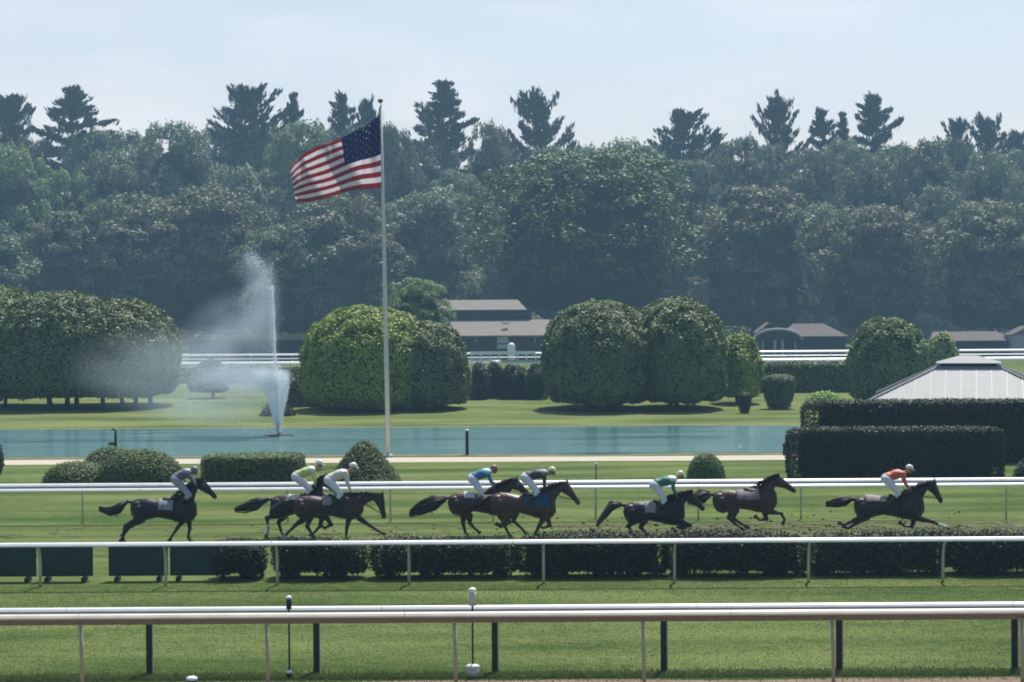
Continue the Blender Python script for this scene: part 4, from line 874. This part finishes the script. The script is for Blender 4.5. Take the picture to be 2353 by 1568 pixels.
# ------------------------------------------------------------------ horses and riders
S = 77.5; HD = 60.7
def horse_mat(name, col, rough=.38):
    m, t, b = new_mat(name); N = t.nodes; L = t.links
    tc = N.new('ShaderNodeTexCoord'); n = N.new('ShaderNodeTexNoise'); n.inputs['Scale'].default_value = 3.5; n.inputs['Detail'].default_value = 4; L.new(tc.outputs['Object'], n.inputs['Vector'])
    r = N.new('ShaderNodeValToRGB'); r.color_ramp.elements[0].color = tuple(c * .7 for c in col) + (1,); r.color_ramp.elements[1].color = tuple(c * 1.25 for c in col) + (1,); L.new(n.outputs[0], r.inputs[0])
    L.new(r.outputs[0], b.inputs['Base Color']); b.inputs['Roughness'].default_value = rough; b.inputs['Specular IOR Level'].default_value = .3; b.inputs['Sheen Weight'].default_value = 0
    bp = N.new('ShaderNodeBump'); bp.inputs['Strength'].default_value = .12; n2 = N.new('ShaderNodeTexNoise'); n2.inputs['Scale'].default_value = 14; L.new(tc.outputs['Object'], n2.inputs['Vector']); L.new(n2.outputs[0], bp.inputs['Height']); L.new(bp.outputs[0], b.inputs['Normal'])
    return m
M_hair = plain('horse_hair', (.012, .010, .008), .5, .4, var=.3, scale=20)
M_leather = plain('tack_leather', (.02, .015, .012), .45, .4)
M_eye = plain('eye', (.005, .004, .003), .1, .6)
M_skin = plain('skin', (.42, .24, .17), .55, .3, var=.08, scale=10)
M_hoof = plain('hoof', (.05, .045, .035), .6, .3)
TR = [(0, 10, 38, .10), (.05, 4, 48, .2), (.14, 0, 54, .265), (.26, 0, 50, .28), (.4, 4, 46, .285), (.56, 5, 51, .295), (.72, 1, 58, .28), (.84, 0, 61, .245), (.94, 5, 55, .19), (1, 14, 42, .10)]
def trunk_at(h, t):
    for i in range(len(TR) - 1):
        if t <= TR[i + 1][0]: break
    a, b = TR[i], TR[i + 1]; q = (t - a[0]) / (b[0] - a[0]); x = h['xb'] + (h['xc'] - h['xb']) * t; y0 = h['yc'] + (h['yw'] - h['yc']) * t
    return x, y0 + a[1] + (b[1] - a[1]) * q, y0 + a[2] + (b[2] - a[2]) * q, a[3] + (b[3] - a[3]) * q
def ring(top, bot, w, n=16, ex=1.0, egg=.12):
    c = (top + bot) / 2; v = (top - bot) / 2; return [c + v * s + Vector((0, w * math.copysign(abs(cc) ** ex, cc) * (1 - egg * s), 0)) for cc, s in circ(n)]
def make_horse(h):
    D = h.get('d', HD); P = lambda x, y, l=0: at(x, y, D + l)
    gx = (h['xb'] + h['xc']) / 2; base = P(gx, 1243); base.z = 0
    root = thing('racehorse', h['label'], 'horse', base, 'horses racing on the turf course')
    m = horse_mat('coat_' + h['key'], tuple(c * .85 for c in h['col']), h.get('rough', .44)); mb = MB()
    rings = []
    for t, *_ in TR:
        x, yt, yb, w = trunk_at(h, t); rings.append(ring(P(x, yt), P(x + 2, yb), w))
    mb.loft(rings)
    # muscle masses
    for t, yy, ex, ez, rot in ((.90, 22, .10, .27, .45), (.80, 26, .09, .24, -.35), (.17, 27, .11, .19, .5), (.07, 26, .10, .18, -.2)):
        x, yt, yb, w = trunk_at(h, t)
        for s in (-1, 1): mb.ell(P(x, yt + yy, s * (w - .065)), (ex, .068, ez), 12, 8, M=Matrix.Rotation(rot, 3, 'Y'))
    for t, yy, r, l in ((.1, 22, .2, .12), (.2, 28, .2, .13), (.84, 30, .2, .1)):
        x, yt, yb, w = trunk_at(h, t)
        for s in (-1, 1): mb.ell(P(x, yt + yy, s * l), (r * 1.05, .15, r * 1.15), 12, 8)
    # neck
    poll, nose = h['poll'], h['nose']; hx, hy = nose[0] - poll[0], nose[1] - poll[1]; hl = math.hypot(hx, hy); ux, uy = hx / hl, hy / hl; px, py = -uy, ux
    if px > 0: px, py = -px, -py
    if py < 0 and abs(ux) > .5: px, py = -px, -py
    if px > 0 and uy > .5: px, py = -px, -py
    jaw = (poll[0] + ux * 10 + px * 23, poll[1] + uy * 10 + py * 23)
    wx, wyt, _, _ = trunk_at(h, .70); cx, _, cyb, _ = trunk_at(h, .985); cyb -= 6
    rings = []
    for k in range(8):
        q = k / 7; ar = math.sin(q * math.pi) * 4.0
        tx = wx + (poll[0] - wx) * q; ty = wyt + 2 + (poll[1] - wyt - 2) * q - ar
        bx = cx + (jaw[0] - 2 - cx) * q; by = cyb + (jaw[1] - cyb) * q - ar * .4; bx -= math.sin(q * math.pi) * 5
        rings.append(ring(P(tx, ty), P(bx, by), .17 - .085 * q ** .7))
    mb.loft(rings)
    # head
    prof_ = [(-.06, 20, .07, 3), (.08, 25, .095, 0), (.25, 24, .1, 0), (.45, 17.5, .078, .5), (.68, 13, .06, 1.2), (.88, 12, .058, .5), (.99, 9.5, .05, 2), (1.03, 5, .03, 4)]
    rings = []
    for q, th, w, off in prof_:
        ax, ay = poll[0] + hx * q + px * off, poll[1] + hy * q + py * off
        rings.append(ring(P(ax, ay), P(ax + px * th, ay + py * th), w))
    mb.loft(rings)
    for s in (-1, 1):
        e0 = P(poll[0] + ux * 1 + px * 3, poll[1] + uy + py * 3, s * .06); e1 = e0 + Vector((.02 - ux * .06, s * .02, .15)); mb.tube([e0, e0.lerp(e1, .5), e1], [.03, .035, .006], 8)
    # legs
    HR = [.2, .125, .058, .042, .047, .05]; FRr = [.15, .098, .052, .040, .044, .05]
    hooves = []
    for key, st, rad, lat in (('hn', (.12, 26), HR, -.13), ('hf', (.12, 26), HR, .13), ('fn', (.85, 36), FRr, -.12), ('ff', (.85, 36), FRr, .12)):
        x, yt, yb, w = trunk_at(h, st[0]); pts = [P(x, yt + st[1], lat)] + [P(a, b, lat) for a, b in h[key]]
        for p in pts: p.z = max(p.z, .045)
        for i in range(len(pts) - 1):
            mb.capsule(pts[i], rad[i], pts[i + 1], rad[i + 1])
        hooves.append((pts[-2], pts[-1]))
        # knee / hock bulge
        mb.ell(pts[2], (rad[2] * 1.25,) * 3, 10, 6)
    body = remesh(mb, 'body', m, root, .017, 4)
    for i, (a, b) in enumerate(hooves):
        d_ = (b - a).normalized(); mm = MB(); e = b + d_ * .045; mm.tube([b - d_ * .02, e + d_ * .03], [.052, .066], 10); mm.build('hoof', M_hoof, root, True)
        if h.get('sock') is not None and i in h['sock']:
            mm = MB(); mm.tube([a - d_ * .12 if False else a, b], [.052, .06], 10); o_ = mm.build('sock', plain('white_sock', (.62, .66, .5), .8), root, True)
            k_ = [h['hn'], h['hf'], h['fn'], h['ff']][i]; p1 = P(*k_[-3], [-.13, .13, -.12, .12][i])
            mm = MB(); mm.tube([a, a.lerp(p1, .45)], [.05, .05], 10); mm.build('sock', o_.data.materials[0], root, True)
    # mane
    rr = random.Random(len(h['key'])); mm = MB()
    for k in range(110):
        q = rr.random() ** .9; ar = math.sin(q * math.pi) * 4.0; tx = wx + (poll[0] - wx) * q; ty = wyt + 2 + (poll[1] - wyt - 2) * q - ar + 1
        a = P(tx, ty, rr.uniform(-.02, .02)); l = rr.uniform(.1, .24); sd = rr.choice((-1, -1, 1))
        b = a + Vector((-l * .75, sd * .05, .03 + rr.uniform(-.03, .05))); c = a + Vector((-l * 1.25, sd * .11, -l * rr.uniform(0, .5)))
        mm.tube([a, b, c], [.02, .014, .003], 5)
    for k in range(8):
        a = P(poll[0], poll[1], rr.uniform(-.03, .03)); mm.tube([a, a + Vector((-.05, 0, .05)), a + Vector((-.16, rr.uniform(-.04, .04), .02))], [.018, .012, .003], 5)
    mm.build('mane', M_hair, root, True)
    # tail
    tl = [P(a, b) for a, b in h['tail']]; mm = MB(); mm.tube([P(*[trunk_at(h, .03)[0], trunk_at(h, .03)[1] + 3]), tl[0], tl[0].lerp(tl[1], .6)], [.05, .045, .03], 8)
    tw = h.get('tailw', .055)
    for k in range(220):
        o1 = Vector((rr.gauss(0, .3), rr.gauss(0, 1), rr.gauss(0, 1))); cut = rr.uniform(.55, 1.0); pts = []
        n_ = len(tl)
        for i, p in enumerate(tl):
            q = i / (n_ - 1); pts.append(p + o1 * tw * (.22 + .8 * math.sin(min(1, q * 1.15) * math.pi * .85)) + Vector((0, 0, .02 * math.sin(i * 2 + k))))
        if cut < .8: pts = pts[:-1]
        mm.tube(pts, [.024] + [.026] * (len(pts) - 2) + [.005], 5)
    mm.build('tail', M_hair, root, True)
    # eyes
    for s in (-1, 1):
        ex, ey = poll[0] + hx * .3 + px * 5, poll[1] + hy * .3 + py * 5; mm = MB(); mm.ell(P(ex, ey, s * .083), (.022, .016, .02), 10, 6); mm.build('eye', M_eye, root, True)
    # bridle
    mm = MB()
    for q, th, w in ((.1, 26, .105), (.66, 14, .067)):
        ax, ay = poll[0] + hx * q - px * .6, poll[1] + hy * q - py * .6; rg_ = ring(P(ax, ay), P(ax + px * th, ay + py * th), w, 18); mm.tube(rg_ + [rg_[0]], .011, 6)
    for s in (-1, 1): mm.tube([P(poll[0] + hx * .1 + px * 8, poll[1] + hy * .1 + py * 8, s * .104), P(poll[0] + hx * .78 + px * 8, poll[1] + hy * .78 + py * 8, s * .066)], .011, 6)
    mm.build('bridle', M_leather, root, True)
    if h.get('hand'):
        mm = MB()
        for s in (-1, 1):
            a = P(poll[0] + hx * .82 + px * 9, poll[1] + hy * .82 + py * 9, s * .06); b = P(h['hand'][0], h['hand'][1], s * .07); mid = (a + b) / 2 - Vector((0, -s * .1, .05)); mm.tube([a, mid, b], .009, 6)
        mm.build('reins', M_leather, root, True)
    # saddle cloth, saddle, girth
    if h.get('cloth'):
        x0, x1, ang, ccol = h['cloth'][:4]; mm = MB(); rings = []; nn = 9
        for i in range(nn):
            x = x0 + (x1 - x0) * i / (nn - 1); t = (x - h['xb']) / (h['xc'] - h['xb']); _, yt, yb, w = trunk_at(h, max(.02, min(.98, t)))
            top, bot = P(x, yt), P(x + 2, yb); c = (top + bot) / 2; v = (top - bot) / 2; row = []
            for k in range(19):
                a = math.radians(90 + ang * (k - 9) / 9); cc, s = math.cos(a), math.sin(a); row.append(c + v * s * 1.05 + Vector((0, (w + .032) * cc * (1 - .12 * s), 0)) + Vector((0, 0, .012)))
            rings.append(row)
        mm.loft(rings, 0, False, False); cmat = plain('cloth_' + h['key'], ccol, .8, .1, var=.06, scale=5)
        o = mm.build('saddle_cloth', cmat, root, True); o.modifiers.new('t', 'SOLIDIFY').thickness = .012
        if len(h['cloth']) > 4:      # dark numeral on both flanks
            mm = MB()
            for s in (-1, 1):
                x = x0 + (x1 - x0) * (.38 if h['key'] != 'green' else .2); t = (x - h['xb']) / (h['xc'] - h['xb']); _, yt, yb, w = trunk_at(h, t); cz = P(x, (yt + yb) / 2 - 13 + 0)
                for (u0, v0, u1, v1) in h['cloth'][4]:
                    pts = []
                    for q in range(4):
                        u, v = u0 + (u1 - u0) * q / 3, v0 + (v1 - v0) * q / 3; zc = (P(x, yt).z + P(x, yb).z) / 2; hz = (P(x, yt).z - P(x, yb).z) / 2
                        z = cz.z + v; sn = max(-1, min(.98, (z - zc) / hz)); yy = (w + .034) * math.sqrt(1 - sn * sn) * (1 - .12 * sn); pts.append(Vector((cz.x + u * (1 if s < 0 else -1), D + s * yy, z)))
                    mm.tube(pts, .016, 6)
            mm.build('numeral', M_black, o, True)
    x, yt, yb, w = trunk_at(h, .62)
    mm = MB(); mm.ell(P(x, yt + 1), (.24, .17, .05), 14, 8); mm.ell(P(x - 15, yt - 1), (.07, .13, .05), 10, 6); mm.ell(P(x + 15, yt - 2), (.05, .06, .06), 10, 6)
    mm.build('saddle', M_leather, root, True)
    mm = MB(); rg_ = ring(P(x + 8, yt - 0), P(x + 10, yb + 1.2), w + .012, 26); mm.tube(rg_ + [rg_[0]], .03, 6); mm.build('girth', M_leather if not h.get('girth') else plain('girth_' + h['key'], h['girth'], .7), root, True)
    return root

def make_rider(r):
    D = r.get('d', HD); P = lambda x, y, l=0: at(x, y, D + l)
    hip, sh, hd, kn, ft, el, ha = r['hip'], r['sh'], r['head'], r['knee'], r['foot'], r['elbow'], r['hand']
    base = P(*hip); root = thing('person', r['label'], 'person', base, 'jockeys crouched over the race horses')
    hipv, shv, hdv = P(*hip), P(*sh), P(*hd)
    def limbs(mb, infl, parts):
        tax = (shv - hipv).normalized(); up = Vector((-tax.z, 0, tax.x)); 
        if 'torso' in parts:
            rings = []
            for q, th, w in ((-.16, .08, .09), (-.05, .135, .16), (.1, .14, .165), (.35, .115, .14), (.6, .125, .165), (.85, .12, .19), (1.02, .09, .17), (1.12, .04, .08)):
                c = hipv + (shv - hipv) * q + up * .035 * math.sin(max(0, q) * math.pi); rings.append(ring(c + up * th * infl, c - up * th * infl, w * infl, 16, 1, 0))
            mb.loft(rings)
        if 'neck' in parts: mb.capsule(shv + (shv - hipv) * .02, .06, hdv - Vector((.01, 0, .05)), .052)
        for s in (-1, 1):
            H = hipv + Vector((0, s * .1, -.01)); K = P(kn[0], kn[1], s * .27); F = P(ft[0], ft[1], s * .30)
            if 'thigh' in parts: mb.capsule(H, .115 * infl, K, .068 * infl); mb.capsule(K, .066 * infl, K.lerp(F, .35), .055 * infl)
            if 'hips' in parts: mb.ell(hipv + up * .0, (.15 * infl, .17 * infl, .14 * infl))
            if 'shin' in parts: mb.capsule(K, .06 * infl, F, .042 * infl)
            if 'foot' in parts: mb.capsule(F + Vector((-.05, 0, -.03)), .038 * infl, F + Vector((.15, s * .02, -.05)), .032 * infl)
            A = shv + Vector((0, s * .17, 0)); E = P(el[0], el[1], s * .24); W = P(ha[0], ha[1], s * .075)
            if 'arm' in parts: mb.capsule(A, .062 * infl, E, .046 * infl); mb.capsule(E, .045 * infl, W - (W - E).normalized() * .05, .031 * infl)
            if 'hand' in parts:
                d_ = (W - E).normalized(); sideways = Vector((0, 1, 0)); dn = d_.cross(sideways).normalized()
                if dn.z > 0: dn = -dn
                mb.capsule(W - d_ * .06, .028, W, .027); mb.ell(W + d_ * .03, (.045, .022, .042))
                for f, (ln, off) in enumerate(((.033, -.033), (.038, -.011), (.036, .011), (.028, .032))):
                    b0 = W + d_ * .06 - dn * off * 1.0; b1 = b0 + d_ * ln * .7 + Vector((0, -s * .012, 0)); b2 = b1 + Vector((0, -s * .03, 0)) - d_ * .004; b3 = b2 - d_ * ln * .7
                    mb.capsule(b0, .0105, b1, .0098, 8); mb.capsule(b1, .0098, b2, .0092, 8); mb.capsule(b2, .0092, b3, .0085, 8)
                th0 = W + d_ * .012 - dn * -.03 + Vector((0, -s * .015, 0)); th0 = W + d_ * .01 + Vector((0, -s * .02, .028)); th1 = th0 + d_ * .035 + Vector((0, -s * .018, .008)); mb.capsule(th0, .012, th1, .0105, 8); mb.capsule(th1, .0105, th1 + d_ * .02 + Vector((0, -s * .002, -.018)), .009, 8)
    mb = MB(); limbs(mb, .9, ('torso', 'neck', 'hips', 'thigh', 'shin', 'foot', 'arm', 'hand'))
    # head: turned slightly down, facing +x
    fwd = Vector((math.cos(r.get('look', -.25)), 0, math.sin(r.get('look', -.25)))); hu = Vector((-fwd.z, 0, fwd.x)); Rm = Matrix((fwd, Vector((0, 1, 0)), hu)).transposed()
    loc = lambda x, y, z: hdv + Rm @ Vector((x, y, z))
    mb.ell(hdv, (.1, .078, .112), 16, 12, M=Rm); mb.ell(loc(.035, 0, -.06), (.062, .055, .05), 12, 8, M=Rm)
    mb.capsule(loc(.092, 0, .01), .011, loc(.114, 0, -.028), .016, 8); mb.ell(loc(.088, 0, -.068), (.02, .028, .012), 8, 6); mb.ell(loc(.085, 0, -.098), (.022, .026, .018), 8, 6)
    for s in (-1, 1): mb.ell(loc(-.005, s * .08, -.005), (.02, .01, .032), 8, 6, M=Rm); mb.ell(loc(.075, s * .034, -.035), (.025, .022, .022), 8, 6)
    mb.capsule(loc(.088, -.035, .03), .01, loc(.088, .035, .03), .01, 8)
    remesh(mb, 'body', M_skin, root, .0075, 2)
    for s in (-1, 1):
        mm = MB(); mm.ell(loc(.091, s * .032, .008), (.011, .013, .011), 8, 6); mm.build('eye', M_eye, root, True)
    mb = MB(); limbs(mb, 1.22, ('torso', 'arm')); remesh(mb, 'silks', plain('silks_' + r['key'], r['silk'], .45, .4, var=.06, scale=8, sheen=.3), root, .014, 3)
    if r.get('yoke'):
        mm = MB()
        for s in (-1, 1): mm.ell(shv + Vector((0, s * .16, .04)), (.12, .11, .085), 12, 8)
        mm.ell(shv + Vector((-.05, 0, .085)), (.15, .18, .06), 12, 8); mm.build('yoke', plain('yoke_' + r['key'], r['yoke'], .5, .4), root, True)
    mb = MB(); limbs(mb, 1.18, ('hips', 'thigh'));
    rings = []; tax = (shv - hipv); up = Vector((-tax.normalized().z, 0, tax.normalized().x))
    for q, th, w in ((-.16, .08, .09), (-.05, .145, .165), (.08, .152, .175), (.2, .14, .165)):
        c = hipv + tax * q; rings.append(ring(c + up * th * 1.16, c - up * th * 1.16, w * 1.16, 16, 1, 0))
    mb.loft(rings); remesh(mb, 'breeches', plain('breeches_' + r['key'], (.72, .73, .78) if r['key'] != 'grey' else (.36, .37, .46), .6, .3, var=.05, scale=9), root, .013, 3)
    for s in (-1, 1):
        mb = MB(); K = P(kn[0], kn[1], s * .27); F = P(ft[0], ft[1], s * .30); mb.capsule(K.lerp(F, .38), .062, F, .05); mb.capsule(F + Vector((-.05, 0, -.035)), .045, F + Vector((.15, s * .02, -.055)), .037)
        remesh(mb, 'boot', M_leather, root, .013, 2)
    # helmet with cap cover and peak
    hm = plain('helmet_' + r['key'], r['cap'], .35, .5, var=.04)
    mm = MB(); rings = []
    for k in range(9):
        a = math.pi / 2 * k / 8.4; rings.append([loc(-.008 + .125 * math.cos(a) * x, .103 * math.cos(a) * y, .008 + .128 * math.sin(a)) for x, y in circ(20)])
    mm.loft(rings); mm.build('helmet', hm, root, True)
    mm = MB(); n_ = 9; rr_ = [[loc(.10 * math.cos(a) + e, .095 * math.sin(a), .012 - (e - .0) * .15 + z) for a in np.linspace(-1.0, 1.0, n_)] for e, z in ((0, .004), (.065, 0), (.065, -.008), (0, -.006))]
    mm.loft(rr_ + [rr_[0]], 0, False, False); mm.build('peak', hm, root, True)
    mm = MB(); mm.tube([loc(.02, -.09, .0), loc(.05, -.07, -.07), loc(.055, 0, -.115), loc(.05, .07, -.07), loc(.02, .09, 0)], .007, 6); mm.build('chin_strap', M_leather, root, True)
    mm = MB()
    for s in (-1, 1): mm.ell(loc(.098, s * .034, .009), (.014, .03, .021), 10, 6, M=Rm)
    mm.tube([loc(.1, 0, .01), loc(.06, .078, .014), loc(-.02, .1, .02)], .008, 6); mm.tube([loc(.1, 0, .01), loc(.06, -.078, .014), loc(-.02, -.1, .02)], .008, 6); mm.build('goggles', M_leather, root, True)
    # whip
    mm = MB(); W = P(ha[0], ha[1], -.075); mm.tube([W + Vector((.06, -.02, .03)), W + Vector((-.12, -.06, -.08)), W + Vector((-.34, -.1, -.2))], [.008, .007, .005], 6); o = mm.build('whip', M_leather, root, True)
    return root

BAY = (.035, .020, .016); DARK = (.016, .014, .017); BROWN = (.055, .030, .024)
H = {}
H['lead'] = dict(key='lead', xb=1962, xc=2122, yc=1140, yw=1134, poll=(2150, 1107), nose=(2169, 1152), col=(.034, .020, .018), hand=(2092, 1127),
    hn=[(1994, 1184), (1962, 1196), (1940, 1207), (1931, 1203)], hf=[(1992, 1187), (1967, 1202), (1950, 1214), (1941, 1211)],
    fn=[(2108, 1191), (2142, 1199), (2166, 1209), (2178, 1213)], ff=[(2100, 1192), (2096, 1210), (2078, 1209), (2070, 1203)], sock=[2],
    tail=[(1958, 1147), (1940, 1151), (1920, 1156), (1898, 1159)], cloth=(1986, 2034, 62, (.40, .32, .31)), label='dark bay racehorse in the lead at the right, white sock on its stretched foreleg')
H['loose'] = dict(key='loose', xb=1638, xc=1784, yc=1128, yw=1117, poll=(1791, 1093), nose=(1831, 1125), col=(.060, .032, .026), d=61.2,
    hn=[(1690, 1173), (1684, 1191), (1706, 1206), (1716, 1211)], hf=[(1684, 1173), (1674, 1190), (1694, 1208), (1704, 1214)],
    fn=[(1764, 1176), (1795, 1180), (1803, 1194), (1800, 1201)], ff=[(1757, 1178), (1762, 1193), (1745, 1195), (1738, 1189)],
    tail=[(1632, 1137), (1615, 1141), (1598, 1147), (1582, 1152)], tailw=.08, cloth=(1690, 1742, 84, (.30, .235, .235), [(-.05, .08, .03, .09), (.03, .09, .05, .03), (.05, .03, -.05, -.07), (-.05, -.07, .06, -.07)]),
    label='riderless dark horse with a pinkish white cloth, second from the right')
H['green'] = dict(key='green', xb=1434, xc=1572, yc=1154, yw=1146, poll=(1592, 1130), nose=(1622, 1168), col=DARK, hand=(1556, 1142),
    hn=[(1462, 1193), (1444, 1209), (1454, 1230), (1460, 1240)], hf=[(1480, 1196), (1472, 1212), (1488, 1228), (1496, 1236)],
    fn=[(1560, 1197), (1586, 1207), (1568, 1216), (1560, 1212)], ff=[(1556, 1196), (1574, 1213), (1556, 1221), (1548, 1217)],
    tail=[(1428, 1160), (1404, 1164), (1388, 1184), (1371, 1208)], tailw=.055, cloth=(1480, 1506, 92, (.30, .30, .29)), label='near black racehorse ridden by the jockey in green and white')
H['navy'] = dict(key='navy', xb=1128, xc=1276, yc=1131, yw=1135, poll=(1306, 1109), nose=(1336, 1155), col=(.085, .042, .030), rough=.36, hand=(1250, 1122),
    hn=[(1172, 1184), (1156, 1200), (1166, 1222), (1172, 1232)], hf=[(1184, 1180), (1180, 1197), (1198, 1214), (1207, 1223)],
    fn=[(1248, 1193), (1237, 1213), (1226, 1232), (1221, 1240)], ff=[(1258, 1191), (1264, 1208), (1248, 1214), (1241, 1208)],
    tail=[(1124, 1142), (1108, 1150), (1094, 1158), (1080, 1168)], tailw=.06, cloth=(1204, 1262, 92, (.02, .09, .17)), label='glossy brown racehorse with a blue saddle cloth, carrying the jockey in dark green')
H['blue'] = dict(key='blue', xb=1030, xc=1172, yc=1134, yw=1124, poll=(1190, 1101), nose=(1222, 1136), col=(.060, .032, .026), d=61.9, hand=(1138, 1112),
    hn=[(1066, 1184), (1064, 1203), (1070, 1226), (1074, 1236)], hf=[(1078, 1186), (1080, 1202), (1092, 1216), (1100, 1222)],
    fn=[(1150, 1187), (1164, 1205), (1150, 1212), (1143, 1206)], ff=[(1160, 1184), (1172, 1200), (1158, 1210), (1150, 1206)],
    tail=[(1024, 1146), (998, 1155), (970, 1166), (942, 1181)], tailw=.09, cloth=(1066, 1092, 60, (.6, .6, .58)), label='dark brown racehorse with a long bushy tail, carrying the jockey in blue')
H['white'] = dict(key='white', xb=674, xc=834, yc=1141, yw=1133, poll=(882, 1137), nose=(889, 1190), col=(.050, .028, .024), hand=(808, 1132),
    hn=[(712, 1189), (706, 1210), (719, 1231), (726, 1239)], hf=[(702, 1190), (680, 1206), (664, 1222), (656, 1229)],
    fn=[(802, 1192), (797, 1213), (795, 1234), (800, 1242)], ff=[(826, 1191), (850, 1208), (870, 1221), (881, 1226)],
    tail=[(668, 1150), (652, 1158), (636, 1168), (620, 1178)], tailw=.06, cloth=(742, 764, 80, (.30, .26, .26)), label='brown racehorse with its head tucked low, carrying the jockey in white')
H['yellow'] = dict(key='yellow', xb=622, xc=764, yc=1139, yw=1131, poll=(752, 1094), nose=(781, 1131), col=(.028, .02, .02), d=61.9, hand=(724, 1117),
    hn=[(640, 1183), (613, 1190), (617, 1216), (613, 1229)], hf=[(652, 1186), (640, 1201), (646, 1222), (650, 1231)],
    fn=[(750, 1189), (762, 1206), (746, 1214), (739, 1208)], ff=[(740, 1190), (735, 1210), (722, 1224), (716, 1230)], sock=[0],
    tail=[(615, 1148), (592, 1157), (566, 1165), (540, 1171)], tailw=.06, cloth=(664, 690, 55, (.6, .62, .58)), label='dark racehorse half hidden on the rail side, under the yellow jockey')
H['grey'] = dict(key='grey', xb=300, xc=451, yc=1146, yw=1141, poll=(468, 1101), nose=(501, 1140), col=(.016, .017, .022), hand=(452, 1116),
    hn=[(322, 1192), (288, 1209), (282, 1232), (285, 1243)], hf=[(326, 1194), (298, 1210), (284, 1230), (279, 1240)],
    fn=[(424, 1193), (408, 1213), (396, 1231), (391, 1240)], ff=[(434, 1193), (436, 1215), (432, 1236), (437, 1243)],
    tail=[(292, 1152), (274, 1168), (254, 1176), (228, 1170)], tailw=.055, cloth=(366, 400, 90, (.28, .31, .33), [(-.02, .07, 0, -.07)]), label='near black racehorse running last at the far left')
for k in ('lead', 'loose', 'green', 'navy', 'blue', 'white', 'yellow', 'grey'): make_horse(H[k])
def R_(key, hip, d=HD, ds=(36, -13), dh=(54, -24), dk=(28, 32), df=(7, 56), de=(42, 8), dha=None, **k):
    o = lambda v: (hip[0] + v[0], hip[1] + v[1]); hand = H[key]['hand']
    make_rider(dict(key=key, hip=hip, sh=o(ds), head=o(dh), knee=o(dk), foot=o(df), elbow=o(de), hand=hand, d=d, **k))
R_('lead', (2037, 1101), silk=(.62, .12, .06), cap=(.75, .72, .68), label='jockey in orange red silks with a white helmet riding the leading horse', dh=(53, -23))
R_('green', (1505, 1115), silk=(.025, .19, .14), yoke=(.72, .85, .76), cap=(.72, .78, .52), dh=(59, -23), ds=(41, -11), dk=(22, 34), label='jockey in dark green silks with pale green shoulders and pale helmet')
R_('navy', (1209, 1098), silk=(.022, .035, .05), yoke=(.22, .26, .27), cap=(.78, .78, .5), dh=(60, -15), ds=(42, -9), dk=(26, 32), label='jockey in nearly black silks with a pale yellow helmet')
R_('blue', (1087, 1100), d=61.9, silk=(.03, .19, .34), yoke=(.35, .72, .82), cap=(.30, .10, .09), dh=(48, -21), ds=(34, -13), dk=(20, 34), label='jockey in blue silks with light blue shoulders and a dull red cap')
R_('white', (757, 1104), silk=(.72, .66, .62), cap=(.82, .82, .82), dh=(55, -31), ds=(38, -18), dk=(26, 32), label='jockey in white silks with a bright white helmet')
R_('yellow', (682, 1096), d=61.9, silk=(.55, .62, .22), yoke=(.7, .74, .68), cap=(.66, .74, .58), dh=(52, -29), ds=(36, -14), dk=(30, 28), label='jockey in pale yellow silks with a pale green helmet, left one of the close pair')
R_('grey', (405, 1102), silk=(.12, .12, .17), yoke=(.3, .3, .38), cap=(.2, .22, .26), dh=(42, -20), ds=(28, -15), dk=(30, 36), label='jockey in dark grey silks on the last horse at the far left')

# ------------------------------------------------------------------ air
mb = MB(); mb.box((0, 240, 30), (1000, 530, 62)); hz = mb.build('haze', None); hz.data.materials.clear()
mh = bpy.data.materials.new('haze_air'); mh.use_nodes = True; n_ = mh.node_tree.nodes; n_.clear(); o_ = n_.new('ShaderNodeOutputMaterial'); v_ = n_.new('ShaderNodeVolumePrincipled')
v_.inputs['Color'].default_value = (.42, .70, 1, 1); v_.inputs['Density'].default_value = .00043; v_.inputs['Anisotropy'].default_value = .2
mh.node_tree.links.new(v_.outputs[0], o_.inputs['Volume']); hz.data.materials.append(mh); hz['kind'] = 'stuff'; hz['label'] = 'pale summer haze over the whole racecourse'
